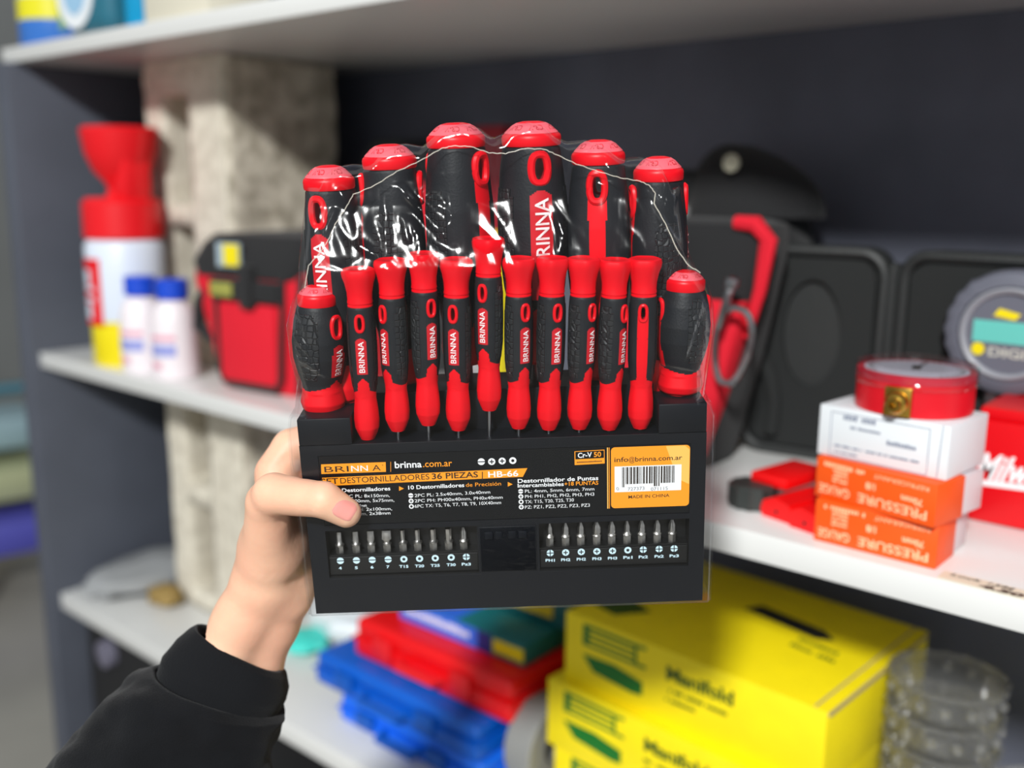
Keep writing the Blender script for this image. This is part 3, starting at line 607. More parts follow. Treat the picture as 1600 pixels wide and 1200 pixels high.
mb.box((-4.2, -14.6, .4), (-.6, -10.5, .9), 0, .3); mb.box((2.6, -14.6, .4), (6.4, -10.5, .9), 0, .3)
mb.build('latch', TRAY, tray, S=K)

# printed card
cd = MB(); Z0 = -.69; Z1 = -.25; Z2 = -.2; Z3 = -.15
cd.prism([(p[0], p[1]) for p in rrect(-90, -3.9, 94.3, 33.3, 1.5)], Z0, -.3, 0)
W_, O_, D_, O2, G_ = 1, 2, 3, 4, 5
def quad(pts, mat, z): cd.prism([L(*p) for p in pts], -.3, z, mat)
def tx(s, a, b, h, mat, z=Z2, bold=0): cd.text(s, L(*a), L(*b), h*.323, mat, z, bold)
quad([(502, 741), (603, 737.5), (602.5, 722.3), (501.5, 726)], O_, Z1)
tx('BRI', (507, 738.3), (545, 737), 9.5, D_); tx('NN', (549, 736.9), (575, 736), 9.5, W_); tx('A', (582, 735.8), (595, 735.3), 9.5, D_); tx('R', (597, 728), (599, 728), 2, D_)
quad([(610, 737.5), (610.8, 737.5), (610.8, 722), (610, 722)], O_, Z1)
tx('brinna', (617, 731.7), (659, 730.2), 10.8, W_, bold=.018); tx('.com.ar', (661, 730.1), (706.5, 728.5), 10.8, O_, bold=.008)
def icon(x, y, r, kind, mat=None, z=Z2):
    c = L(x, y); r *= .323; m_ = W_ if mat is None else mat
    cd.prism(disc(c[0], c[1], r, 20), -.3 if z > -1 else z-.1, z, m_)
    k = z+.05; bg = 0
    if kind == '-': cd.prism([(c[0]-r, c[1]-r*.13), (c[0]+r, c[1]-r*.13), (c[0]+r, c[1]+r*.13), (c[0]-r, c[1]+r*.13)], z, k, bg)
    elif kind == '+':
        a = r*.15; b = r*.62; cd.prism([(c[0]-b, c[1]-a), (c[0]-a, c[1]-a), (c[0]-a, c[1]-b), (c[0]+a, c[1]-b), (c[0]+a, c[1]-a), (c[0]+b, c[1]-a), (c[0]+b, c[1]+a), (c[0]+a, c[1]+a), (c[0]+a, c[1]+b), (c[0]-a, c[1]+b), (c[0]-a, c[1]+a), (c[0]-b, c[1]+a)], z, k, bg)
    elif kind == '*': cd.prism([(c[0]+r*(.55 if q % 2 else .36)*math.cos(PI*q/6), c[1]+r*(.55 if q % 2 else .36)*math.sin(PI*q/6)) for q in range(12)], z, k, bg)
    elif kind == 'x':
        a = r*.13; b = r
        for dx, dy in ((1, 0), (0, 1)): cd.prism([(c[0]-b*dx-a*dy, c[1]-b*dy-a*dx), (c[0]+b*dx-a*dy*1, c[1]+b*dy*1-a*dx), (c[0]+b*dx+a*dy, c[1]+b*dy+a*dx), (c[0]-b*dx+a*dy, c[1]-b*dy+a*dx)], z, k, bg)
        cd.prism([(c[0]-r*.3, c[1]), (c[0], c[1]-r*.3), (c[0]+r*.3, c[1]), (c[0], c[1]+r*.3)], z, k, bg)
    elif kind == 'o': cd.prism(disc(c[0], c[1], r*.5, 14), z, k, bg)
icon(752, 721.7, 5.6, '-'); icon(768.3, 721.6, 5.6, '+'); icon(784.6, 720.6, 5.6, '+'); icon(801.2, 720, 5.6, '*')
quad([(503, 760), (817, 745.3), (824, 731.8), (503, 747)], O_, Z1)
tx('SET', (502, 757.3), (529, 755.9), 9.6, D_, bold=.016); tx('DESTORNILLADORES', (532, 755.8), (671, 749.2), 9.4, D_); tx('36 PIEZAS', (675, 749), (747, 745.8), 9.4, D_, bold=.016); tx('|', (753, 747), (754.4, 747), 10.5, D_); tx('HB-66', (763, 746), (810, 744), 9.4, W_, bold=.016)
def arrow(x, y): cd.prism([L(x-3.6, y+3.6), L(x+4, y), L(x-3.6, y-3.6)], -.3, Z1, O_)
arrow(527, 768.5); tx('Destornilladores', (534.5, 769.4), (610, 766.2), 6.3, W_, bold=.018)
for s_, x0, x1, y in (('PC PL: 8x150mm,', 541, 609, 776.6), ('x100mm, 5x75mm,', 545, 616, 784), ('x38mm', 556, 573, 792), ('PH: 2x100mm,', 556, 612.5, 797.3), ('mm, 2x38mm', 558, 610, 804)): tx(s_, (x0, y+1.5), (x1, y), 5.3, W_, bold=.0)
arrow(627, 763.7); tx('10 Destornilladores', (638, 765), (725.5, 761), 6.4, W_, bold=.018); tx('de Precisi\u00f3n', (728, 760.9), (783, 758.6), 6.4, O_, bold=.0)
for k, (kd, s_, x1) in enumerate((('-', '2PC PL: 2.5x40mm, 3.0x40mm', 766), ('+', '2PC PH: PH00x40mm, PH0x40mm', 785.5), ('o', '6PC TX: T5, T6, T7, T8, T9, 10X40mm', 783))):
    icon(641.8+.5*k, 774.6+8.5*k, 3.9, kd); tx(s_, (648, 777+8.4*k), (x1, 771.3+8.2*k), 5.4, W_, bold=.0)
arrow(797, 757); tx('Destornillador de Puntas', (809, 754.9), (935, 750), 6.6, W_, bold=.018); tx('Intercambiables', (809, 762), (881, 759.3), 6.3, W_, bold=.018); tx('+18 PUNTAS', (882, 759.3), (935, 757.3), 6.3, O_, bold=.016)
for k, (kd, s_, x1) in enumerate((('-', 'PL: 4mm, 5mm, 6mm, 7mm', 928.6), ('+', 'PH: PH1, PH2, PH2, PH3, PH3', 928.6), ('o', 'TX: T15, T20, T25, T30', 896.7), ('+', 'PZ: PZ1, PZ2, PZ2, PZ3, PZ3', 921.7))):
    icon(813.6+.3*k, 768+8.2*k, 3.9, kd); tx(s_, (820.3, 770.3+8.3*k), (x1, 767.3+8.2*k-(2 if k < 2 else 1.2)+1.2), 5.4, W_, bold=.0)
quad([(898, 727), (945, 724.4), (944.6, 702.8), (897.6, 705.6)], O_, Z1); quad([(899.2, 718), (943.8, 715.6), (943.5, 704), (899, 706.4)], 0, Z2)
tx('Cr-V', (903, 715.6), (925, 714.2), 8, W_, Z3, .022); tx('50', (928, 714.2), (939.5, 713.4), 8, O_, Z3, .022); cd.dashes(L(901.5, 723.8), L(941.5, 721.6), .8, D_, Z2)
quad([(949, 795), (950.6, 795), (950, 699.6), (948.4, 699.6)], O2, Z1); quad([(951.8, 795), (953, 795), (952.4, 699.6), (951.2, 699.6)], O_, Z1)
a_, b_ = L(955, 794.6); c_, d_ = L(1078.6, 695.2)
cd.prism(rrect(a_, b_, c_, d_, 2), -.3, Z1, O_); cd.prism([(c_-6, d_-18), (c_-.2, d_-21), (c_-.2, d_-2.5), (c_-2.5, d_-.3), (c_-12, d_-.3)], -.3, Z1+.02, O2)
tx('info', (960, 722.3), (982, 721.5), 7.8, D_, bold=.008); tx('@', (983, 722), (991.5, 721.6), 8, D_); tx('brinna.com.ar', (992.5, 721.4), (1066, 718.4), 7.8, D_, bold=.008)
a_, b_ = L(960.5, 769.5); c_, d_ = L(1065, 725.8); cd.prism([(a_, b_), (c_, b_), (c_, d_), (a_, d_)], -.3, Z2, W_)
rb = random.Random(3); u_ = L(972, 750)[0]; e_ = L(1058, 750)[0]; k = 0; vb_, vt_ = b_+4.2, d_-.5
while u_ < e_:
    ww = rb.choice([.28, .28, .56, .84]); 
    if u_+ww > e_: break
    lo = b_+2.6 if k in (0, 1, 17, 18, 19) else vb_
    cd.prism([(u_, lo), (u_+ww, lo), (u_+ww, vt_), (u_, vt_)], Z2, Z3, D_); u_ += ww+rb.choice([.28, .28, .5, .6]); k += 1
for s_, x0, x1 in (('0', 964.5, 968), ('727373', 981, 1007), ('071115', 1017, 1043.5)): tx(s_, (x0, 767), (x1, 765.5), 5.6, G_, Z3)
tx('MADE IN CHINA', (982, 779.3), (1046, 776.6), 5.4, D_, bold=.008)
cd.build('printed_card', [CARD, WHT, ORG, DRK, ORG2, GREY], tray, S=K, smooth=False)

# bit strips with icons, each strip a part of the tray
def strip(u0, u1, items, name):
    global cd
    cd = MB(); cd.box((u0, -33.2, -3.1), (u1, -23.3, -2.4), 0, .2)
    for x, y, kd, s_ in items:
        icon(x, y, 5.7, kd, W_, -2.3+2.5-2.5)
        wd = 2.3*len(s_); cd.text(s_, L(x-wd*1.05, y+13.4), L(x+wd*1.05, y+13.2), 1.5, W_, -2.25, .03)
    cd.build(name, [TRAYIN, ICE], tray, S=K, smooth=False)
li = [(530.7, 879.6), (555.9, 879), (580.7, 878.2), (605.6, 877.5), (630.4, 877), (655, 876.2), (679.6, 875.4), (704.6, 874.3), (728.4, 873.4)]
ri = [(860, 867.4), (884.3, 866.5), (908.8, 865.6), (933.3, 864.8), (957.8, 864), (981.9, 862.8), (1006, 862), (1030.9, 861.1), (1054.5, 860.3)]
strip(-90, -13.5, [(x, y, k_, s_) for (x, y), k_, s_ in zip(li, '----****x', '4 5 6 7 T15 T20 T25 T30 Pz3'.split())], 'bit_strip')
strip(18.5, 94.3, [(x, y, k_, s_) for (x, y), k_, s_ in zip(ri, 'x++++*xxx', 'PH1 PH2 PH2 PH3 PH3 Pz1 Pz2 Pz2 Pz3'.split())], 'bit_strip')

# bits: hex shank, neck, tip
def bit_mesh(kind, tw=3.0):
    mb = MB(); hexa = [(2.15*math.cos(PI/6+PI*q/3), 2.15*math.sin(PI/6+PI*q/3)) for q in range(6)]
    mb.rings([[(x, z, -y) for x, y in hexa] for z in (-11, -2.8)])
    n = 24
    def ring(r, z, fl=1, fx=1): return [(r*fx*math.cos(2*PI*q/n)*1, z, -r*fl*math.sin(2*PI*q/n)) for q in range(n)]
    if kind == '-':
        mb.rings([ring(2.3, -3), ring(2.4, -2.4), ring(1.9, -2.0), ring(1.6, -1.6), [(max(-tw/2, min(tw/2, x*1.2)), z, w_*.8) for x, z, w_ in ring(tw/2, 0)], [(tw/2*math.cos(2*PI*q/n)*1.1, 4.5, -.45*math.sin(2*PI*q/n)) for q in range(n)]])
    else:
        def star(r, z, d, k): return [(r*(1-d*(.5+.5*math.cos(k*2*PI*q/n)))*math.cos(2*PI*q/n+.4), z, -r*(1-d*(.5+.5*math.cos(k*2*PI*q/n)))*math.sin(2*PI*q/n+.4)) for q in range(n)]
        if kind == '*': mb.rings([ring(2.3, -3), ring(2.4, -2.4), ring(1.5, -1.8), star(tw/2, -1, .2, 6), star(tw/2, 4.5, .2, 6)])
        else: mb.rings([ring(2.3, -3), ring(2.4, -2.4), ring(1.9, -1.8), star(tw/2, -1, .15, 4), star(tw/2*.95, 2, .4, 4), star(tw/2*.35, 4.8, .35, 4)])
    return mb
proto = {}
def bits(xs_, y0, y1, spec, side):
    for i, (x, (kd, tw, lb)) in enumerate(zip(xs_, spec)):
        y = y0+(y1-y0)*i/8; c = L3(x, y, -6.2); M = PM @ mm(*c)
        key = (kd, tw)
        if key not in proto: proto[key] = bit_mesh(kd, tw).build('screwdriver_bit', BIT, S=K); o = proto[key]
        else: o = proto[key].copy(); COL.objects.link(o)
        o.matrix_world = M; tag(o, lb, 'screwdriver bit', 'screwdriver bits in the '+side+' window')
ab = 'steel %s bit above the %s mark in the %s window of the tray'
bits([530, 555.7, 579.3, 604, 629, 652, 676.5, 700.4, 724], 844, 837, [('-', 2.6, ab % ('slotted', '4', 'left')), ('-', 3.0, ab % ('slotted', '5', 'left')), ('-', 3.6, ab % ('wide slotted', '6', 'left')), ('-', 4.8, ab % ('widest slotted', '7', 'left')), ('*', 2.2, ab % ('star', 'T15', 'left')), ('*', 2.6, ab % ('star', 'T20', 'left')), ('*', 3.0, ab % ('star', 'T25', 'left')), ('*', 3.4, ab % ('star', 'T30', 'left')), ('+', 3.6, ab % ('cross', 'Pz3', 'left'))], 'left')
bits([858.6, 883.4, 907.2, 932, 955.5, 979.5, 1002.4, 1026.7, 1050], 831, 825, [('+', 2.8, ab % ('cross', 'PH1', 'right')), ('+', 3.4, 'steel cross bit above the PH2 mark beside PH1 in the right window'), ('+', 3.4, 'steel cross bit above the PH2 mark beside PH3 in the right window'), ('+', 4.4, 'wide steel cross bit above the PH3 mark beside PH2 in the right window'), ('+', 3.8, 'steel cross bit above the PH3 mark beside Pz1 in the right window'), ('+', 2.9, ab % ('cross', 'Pz1', 'right')), ('+', 3.5, 'steel cross bit above the Pz2 mark beside Pz1 in the right window'), ('+', 3.5, 'steel cross bit above the Pz2 mark beside Pz3 in the right window'), ('+', 3.9, ab % ('cross', 'Pz3', 'right'))], 'right')

# ------------------------------------------------------------------ screwdrivers (axis along v, face towards +w)
def prof_fn(pr):
    ys_ = [-y for y, r in pr]; rs_ = [r for y, r in pr]
    return lambda y: float(np.interp(-y, ys_, rs_))
def make_driver(name, S_):
    root = bpy.data.objects.new(name, None); COL.objects.link(root); root.empty_display_size = .01
    rf = prof_fn(S_['prof']); n = S_['n']; dy = S_['dy']; y0, y1 = S_['grip'][0], S_['prof'][-1][0]; ny = int((y0-y1)/dy)
    lab, hole, spk, base = S_['label'], S_['hole'], S_['spike'], S_['base']
    parts = {}
    def rad(y, a):
        r = rf(y)*(1+S_.get('lobe', 0)*math.cos(3*a)); 
        if y < base-4: r *= 1-.035*(.5+.5*math.cos(6*a))
        return r
    def pos(y, a, off=0): r = rad(y, a)+off; return (r*math.sin(a), y, r*math.cos(a))
    def region(y, a):
        a = (a+PI) % (2*PI)-PI; x = rf(y)*math.sin(a) if abs(a) < PI/2 else 99; xb = rf(y)*math.sin(a) if abs(a) > PI/2 else 99
        for xx in (x, xb):
            if (xx/hole[1])**2+((y-hole[0])/hole[2])**2 < 1: return None
        if lab and abs(x) < lab[2]*(1 if y < lab[0]-lab[2] else math.sqrt(max(0, 1-((y-lab[0]+lab[2])/lab[2])**2.6)) if y < lab[0] else 0) and y > lab[1]: return 'label_panel'
        if abs(xb) < S_['strip'][2] and S_['strip'][1] < y < S_['strip'][0]: return 'core'
        e = base-1.1*(1-math.cos(2*a))
        if y < e: return 'core'
        if abs(x) < spk[1]*min(1, max(0, (spk[0]-y)/3.0)): return 'core'
        pa = S_['pad']
        for s_ in (-1, 1):
            if abs(a*s_-math.radians(pa[2])) < math.radians(pa[3])*(1 if pa[1]+3 < y < pa[0]-3 else .75) and pa[1] < y < pa[0]: return 'grip_pad'
        return 'grip'
    for i in range(ny):
        ya, yb = y0-dy*i, y0-dy*(i+1)
        for j in range(n):
            a, b = 2*PI*j/n, 2*PI*(j+1)/n; rg = region((ya+yb)/2, (a+b)/2)
            if rg is None: continue
            off = {'label_panel': .0, 'grip_pad': S_['padoff'], 'core': 0, 'grip': 0}[rg]
            parts.setdefault(rg, MB()).add([pos(ya, a, off), pos(yb, a, off), pos(yb, b, off), pos(ya, b, off)], [(0, 1, 2, 3)])
    mats = {'label_panel': RED2, 'core': RED, 'grip': RUB, 'grip_pad': PAD}
    # weld and build
    cw = parts['core']; r_end = rf(y1); cw.prism(disc(0, 0, r_end, n), 0, .1, 0, Matrix(((1, 0, 0, 0), (0, 0, 1, y1), (0, 1, 0, 0), (0, 0, 0, 1))))
    # hole tunnel
    h0, hx, hy = hole; ov = []
    for q in range(24):
        t_ = 2*PI*q/24; ov.append((hx*.82*math.copysign(abs(math.cos(t_))**.7, math.cos(t_)), h0+hy*.86*math.copysign(abs(math.sin(t_))**.9, math.sin(t_))))
    Rh = rf(h0); mbh = MB(); zz = lambda x: math.sqrt(max(.1, Rh*Rh-x*x))
    mbh.rings([[(x, y, zz(x)) for x, y in ov], [(x, y, 0) for x, y in ov], [(x, y, -zz(x)) for x, y in ov]], 0, None, False, False)
    mbh.build('hole_lining', HOLE, root, S=K)
    rg = MB()
    for sg in (1, -1):
        rg.tube([(x*1.12, h0+(y-h0)*1.08, sg*(zz(x*1.12)+.05)) for x, y in ov], S_['ring'], 8, close=True)
    rg.build('hanging_ring', RED, root, S=K)
    core = None
    for nm, m_ in parts.items():
        me = m_
        o = me.build(nm, mats[nm], root, S=K, ang=50)
        bm = bmesh.new(); bm.from_mesh(o.data); bmesh.ops.remove_doubles(bm, verts=bm.verts, dist=1e-5); bm.to_mesh(o.data); bm.free()
    if lab:
        tb = MB(); h = S_['txt'][2]
        tb.text('BRINNA', (0, 0), (1, 0), 1, 0, 0, .012)
        vs = [];
        ya, yb = S_['txt'][0], S_['txt'][1]
        for x, y, z in tb.v:
            xx = h*(.5-y); yy = yb+(ya-yb)*x; aa = math.asin(max(-.95, min(.95, xx/rf(yy)))); vs.append(pos(yy, aa, .30 if h < 5 else .5))
        tb.v = vs; o = tb.build('lettering', P('label_white', (245, 225, 225), .5) if 'label_white' not in MATS else MATS['label_white'], root, S=K, smooth=False)
    # cap
    MY = Matrix(((1, 0, 0, 0), (0, 0, 1, 0), (0, -1, 0, 0), (0, 0, 0, 1)))      # z -> y
    cm = MB(); cm.lathe(S_['cap'][::-1], n, 0, MY, fn=S_.get('capfn')); cap = cm.build('cap', RED, root, S=K, ang=40)
    if 'top' in S_:
        tm = MB(); tm.lathe(S_['top'][::-1], n, 0, MY); tp = tm.build('cap_sheen_disc', REDSHEEN, cap, S=K)  # added disc, colours the cap top as if catching light
        ct = MB(); rr = S_['topr']
        for half in (0, 1):
            b = MB(); b.text('CR-V    CR-V    CR-V', (0, 0), (1, 0), 1, 0, 0, .02); vs = []
            for x, y, z in b.v:
                aa = (PI*.08+x*PI*.84)+PI*half; r2 = rr-S_['toph']*(.5-y); zt = S_['topz'](r2)+.06; vs.append((-r2*math.cos(aa), zt, -r2*math.sin(aa)*1))
            ct.add(vs, b.f)
        ct.build('cap_lettering', RED2, cap, S=K, smooth=False)
    s_ = S_['shaft']; MB().lathe([(s_[0], y1-s_[1]), (s_[0], y1+.5)], 12, 0, MY).build('shaft', STEEL, root, S=K)
    return root
def capz(r): return -.6-2.4*(r/13.6)**2.2*1.0
R0 = 13.6
BIG = dict(prof=[(-10.2, 12.4), (-11.2, 13.2), (-14, 13.6), (-22, 14.7), (-40, 16.2), (-60, 16.2), (-80, 14.2), (-94, 11.5), (-98, 10.6), (-102, 11.2), (-110, 12.2), (-116, 11.2), (-118, 9)], n=96, dy=.7, grip=(-10.2,), label=(-30.5, -84, 5.1), hole=(-20.5, 4.2, 7.2), spike=(-87, 4.5), base=-97, strip=(-26, -99, 4.6), pad=(-30, -88, 80, 30), padoff=.35, ring=1.8, txt=(-34, -66.5, 6.0), lobe=.03,
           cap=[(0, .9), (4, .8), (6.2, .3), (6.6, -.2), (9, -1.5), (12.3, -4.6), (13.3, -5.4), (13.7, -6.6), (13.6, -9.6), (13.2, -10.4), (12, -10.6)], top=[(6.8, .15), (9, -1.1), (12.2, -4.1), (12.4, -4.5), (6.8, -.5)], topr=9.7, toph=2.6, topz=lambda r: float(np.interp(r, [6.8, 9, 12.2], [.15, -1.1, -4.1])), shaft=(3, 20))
PREC = dict(prof=[(-18.0, 6.3), (-19, 6.6), (-25, 6.95), (-38, 7.1), (-50, 6.9), (-57, 6.2), (-61, 5.6), (-64, 5.5), (-70, 6.2), (-75, 6.5), (-79, 6.2), (-83, 4.6), (-85, 3.6)], n=96, dy=.3, grip=(-18.0,), label=(-32.5, -50.5, 2.75), hole=(-25.4, 2.0, 4.1), spike=(-52.2, 2.9), base=-58.5, strip=(-27, -60, 2.5), pad=(-22, -57.5, 82, 30), padoff=.22, ring=.85, txt=(-34, -49.4, 2.7),
            cap=[(0, -.5), (6.2, -.4), (6.9, 0), (7.9, -.5), (8.3, -2), (8.1, -4), (7.1, -7), (6.3, -11.3), (6.15, -15), (6.35, -15.7), (6.35, -16.4), (6.0, -16.7), (6.0, -17.1), (6.3, -17.4), (6.3, -18.1), (5.5, -18.2)], capfn=lambda a, z: 1+(.035*math.cos(6*a)*max(0, min(1, (z+10)/8))), shaft=(1.0, 16))
STUB = dict(prof=[(-8.8, 10.2), (-10, 10.8), (-16, 12.6), (-26, 14.2), (-34, 13.9), (-42, 12), (-47, 10.3), (-49, 10.1), (-53, 11), (-57, 11.9), (-60, 11), (-61.5, 9)], n=80, dy=.5, grip=(-8.8,), label=(-27, -43, 3.8), hole=(-18.5, 3.1, 5.6), spike=(-44.5, 3.5), base=-47.5, strip=(-24, -47, 3.5), pad=(-12, -44, 75, 28), padoff=.35, ring=1.15, txt=(-29, -42, 3.9),
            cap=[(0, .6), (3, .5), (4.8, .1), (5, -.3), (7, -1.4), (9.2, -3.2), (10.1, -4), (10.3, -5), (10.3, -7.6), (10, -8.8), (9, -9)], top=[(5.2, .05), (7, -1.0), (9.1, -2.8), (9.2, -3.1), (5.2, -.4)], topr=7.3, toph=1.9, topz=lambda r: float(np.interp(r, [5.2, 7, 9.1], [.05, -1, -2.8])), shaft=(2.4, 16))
def place(cache, name, S_, M, lb, group):
    if name not in cache:
        o = make_driver(name, S_); cache[name] = o; tag(o, lb, 'screwdriver', group); o.matrix_world = M
    else: o = dup(cache[name], M, lb, group)
    return o
CA = {}
bigs = [(512, 261, 37.5, -20, 'large red and black screwdriver at the left end of the tall row, label facing front'), (607, 228, 39.5, -84, 'large screwdriver second from left in tall row, only black rubber facing front'), (711, 194.5, 42.5, -128, 'large screwdriver third from left in tall row, red strip on its right side'), (829.5, 192, 43, 12, 'tallest large screwdriver, its red lettered label facing straight to the front'), (934.5, 221, 39, 172, 'large screwdriver second from right in tall row, long red strip without lettering'), (1029, 247, 36.5, 95, 'large dark screwdriver at the right end of the tall row, no red strip visible')]
for x, y, r, a, lb in bigs:
    c = L3(x, y, -31.5); k = r*.323*1.03/13.6
    top = c[1]; s3 = Matrix.Diagonal((k, 1, k, 1))
    place(CA, 'large_screwdriver', BIG, PM @ mm(c[0], top, -31.5-(0)) @ RY(a) @ s3, lb, 'large screwdrivers in the tall back row')
pre = [(559.5, 419, 575, 685, 1), (610, 405, 622, 672, -40), (661, 395, 669.5, 663, 32), (712.5, 404, 716.5, 671, -14), (763, 371.5, 764.5, 640, -26), (810.5, 402.5, 810.5, 668, 28), (863.5, 402, 857.5, 670, 24), (912.5, 402.5, 905, 669, 40), (961.5, 405, 951.5, 670, 46), (1007.5, 403, 1000, 668, 172)]
nm = ['first small screwdriver from the left in the front row, standing lowest beside the bulbous one', 'second small screwdriver from the left, its label turned to the left', 'third small screwdriver from the left, its label turned to the right', 'fourth small screwdriver from the left, directly beside the highest standing one', 'small screwdriver standing highest in the front row, steel shaft showing below', 'sixth small screwdriver from the left, directly right of the highest standing one', 'seventh small screwdriver from the left in the front row', 'eighth small screwdriver from the left, label turned right', 'ninth small screwdriver from the left, beside the one with plain strip', 'small screwdriver at the right end of the front row, plain red strip facing front']
for (xa, ya, xb, yb, a), lb in zip(pre, nm):
    c = L3(xa, ya, -7); d = L3(xb, yb, -7); lean = math.degrees(math.atan2(-(c[0]-d[0]), c[1]-d[1])); k = (c-d).length/85.2
    place(CA, 'precision_screwdriver', PREC, PM @ mm(*c) @ RZ(lean) @ RY(a) @ Matrix.Diagonal((.97, k, .97, 1)), lb, 'small precision screwdrivers in the front row')
for xa, ya, xb, yb, a, lb in ((495, 447, 506, 641, 52, 'stubby bulbous screwdriver at left end of the pack above the thumb'), (1071, 424, 1061, 613, 105, 'stubby bulbous screwdriver at right end of the pack, steel shaft showing')):
    c = L3(xa, ya, -20); d = L3(xb, yb, -20); lean = math.degrees(math.atan2(-(c[0]-d[0]), c[1]-d[1])); k = (c-d).length/62
    place(CA, 'stubby_screwdriver', STUB, PM @ mm(*c) @ RZ(lean) @ RY(a) @ Matrix.Diagonal((.97, k, .97, 1)), lb, 'stubby screwdrivers at both ends')

# ------------------------------------------------------------------ shrink wrap
lft = [(958, 496), (880, 485), (800, 478), (700, 464), (655, 461), (620, 464), (590, 467), (550, 456), (500, 451), (470, 458), (445, 469), (400, 470), (330, 472), (280, 477), (255, 484)]
rgt = [(958, 1098), (800, 1104), (630, 1107), (605, 1099), (560, 1105), (510, 1113), (470, 1112), (440, 1104), (415, 1085), (390, 1073), (330, 1069), (280, 1067), (240, 1062)]
LV = sorted([(L(x, y, -20)[1], L(x, y, -20)[0]) for y, x in lft]); RV = sorted([(L(x, y, -20)[1], L(x, y, -20)[0]) for y, x in rgt])
tp = [(478, 285), (484, 268), (497, 261), (512, 258.5), (535, 259), (556, 253), (570, 236), (590, 228), (610, 225.5), (640, 230), (660, 213), (680, 198), (712, 191.5), (742, 200), (766, 216), (786, 208), (800, 196), (830, 189), (858, 196), (878, 212), (897, 221), (933, 218), (962, 226), (985, 240), (1000, 246), (1030, 244), (1056, 253), (1068, 285)]
TPV = [L(x, y, -31) for x, y in tp]
wf = lambda v: float(np.interp(v, [-55, 36, 40, 56, 70, 110, 120, 126, 132, 138, 145, 154, 165, 178, 190], [.7, .7, 1.2, 1.6, 2.2, 3.4, 3.2, 1.8, -.8, -3.8, -7.2, -11, -13.6, -15, -16.5]))
wbk = -48.6
NU, NV = 360, 300
FOLDS = []
for a_ in ((572, 262, 612, 300, 1, 1.4), (598, 300, 606, 398, 1.4, 1.2), (618, 292, 660, 330, 1.5, 1.5), (636, 310, 700, 372, 1.8, 1.5), (655, 300, 706, 338, 1.2, 1.1), (628, 340, 640, 376, 1.5, 1.1), (640, 345, 662, 388, 1.4, 1.2), (706, 338, 690, 372, 1.3, 1.1), (700, 300, 712, 380, 1, 1.3), (560, 380, 600, 402, 1.5, 1.5), (690, 275, 706, 300, 1.2, 1.3), (790, 232, 806, 262, 1.4, 1.5), (868, 340, 880, 366, 1.6, 1.5), (880, 366, 870, 398, 1.4, 1.3), (860, 240, 852, 268, 1.2, 1.2), (950, 262, 974, 280, 1.3, 1.2), (940, 292, 972, 290, 1.1, 1.1), (1018, 300, 1040, 330, 1.2, 1.2), (1044, 285, 1036, 318, 1.2, .9), (1052, 290, 1042, 330, 1.2, .9), (1060, 300, 1050, 336, 1.2, .9), (520, 330, 505, 372, 1.1, 1), (528, 300, 545, 330, 1.2, 1.6), (1024, 320, 1080, 420, .9, 1), (1010, 440, 1040, 500, 1.1, 1.4), (470, 480, 490, 520, 1, 1.2), (462, 520, 500, 560, 1.2, 1), (466, 540, 505, 575, 1.1, .9), (472, 556, 512, 580, 1.1, .9), (1090, 470, 1060, 560, 1.1, 1.5), (1030, 560, 1090, 572, 1, 1.1)):
    p_, q_ = L(a_[0], a_[1], -5), L(a_[2], a_[3], -5); FOLDS.append((*p_, *q_, a_[4], a_[5]))
fm = MB(); rows = []
uL = lambda v: float(np.interp(v, [a for a, b in LV], [b for a, b in LV])); uR = lambda v: float(np.interp(v, [a for a, b in RV], [b for a, b in RV]))
tU = [a for a, b in TPV]; tV = [b for a, b in TPV]
for i in range(NV+1):
    t = i/NV; row = []
    for j in range(NU):
        ph = 2*PI*j/NU; cx, sx = math.cos(ph), math.sin(ph); p = .16
        su = math.copysign(abs(cx)**p, cx) if abs(cx) > 1e-9 else 0; sw = math.copysign(abs(sx)**(.30), sx)
        # spread points evenly across the front and back
        su = max(-1, min(1, su)) if abs(sx) < .35 else None
        if su is None: su = cx/math.sqrt(1-.35**2)*.985
        s_ = (su+1)/2
        ug = -98+s_*199
        vt = float(np.interp(ug, tU, tV)); v = -55+(vt+55)*(t**.9)
        l_, r_ = uL(v), uR(v); u = l_+(r_-l_)*s_
        f_, b_ = wf(v), wbk; ed = max(0, abs(su)-.0); rnd_ = (1-ed**26)**.45 if ed < 1 else 0
        top = (1-min(1, max(0, (v-(vt-6))/6))**3)**.5 if v > vt-6 else 1
        mid = (f_+b_)/2; hf = (f_-b_)/2*min(1, (.25+.75*top)) if v > 60 else (f_-b_)/2
        if v < 54 : rnd_ = 1 if ed < .985 else .92
        w_ = mid+(1 if sx > 0 else -1)*hf*(rnd_ if abs(su) < .999 else .0 if v > 54 else .9)*1.0
        q = Vector((u*.05, v*.05, w_*.05)); A = float(np.interp(v, [30, 60, 130, 200], [.0, .5, 1.3, 1.1]))
        nz = noise.noise(Vector((u*.055, v*.03, w_*.03)))*A+abs(noise.noise(Vector((u*.12+v*.05, v*.05-u*.04, 3+w_*.05))))*A*1.0
        w_ += nz*(1 if sx > 0 else -1)*.9; 
        if sx > 0 and v > 60:
            for (ax1, ay1, bx1, by1, hh, ww) in FOLDS:
                dx, dy = bx1-ax1, by1-ay1; tt = ((u-ax1)*dx+(v-ay1)*dy)/(dx*dx+dy*dy)
                if -.3 < tt < 1.3:
                    tc_ = min(1, max(0, tt)); d2 = (u-ax1-dx*tc_)**2+(v-ay1-dy*tc_)**2
                    if d2 < ww*ww*8: w_ += hh*math.exp(-d2/(ww*ww))*math.sin(PI*(tt+.3)/1.6)
        if v > 60 and abs(su) < .9 and vt-v > 8: u += noise.noise(q*2)*A*.5
        row.append((u, v-(1 if False else 0), w_))
    rows.append(row)
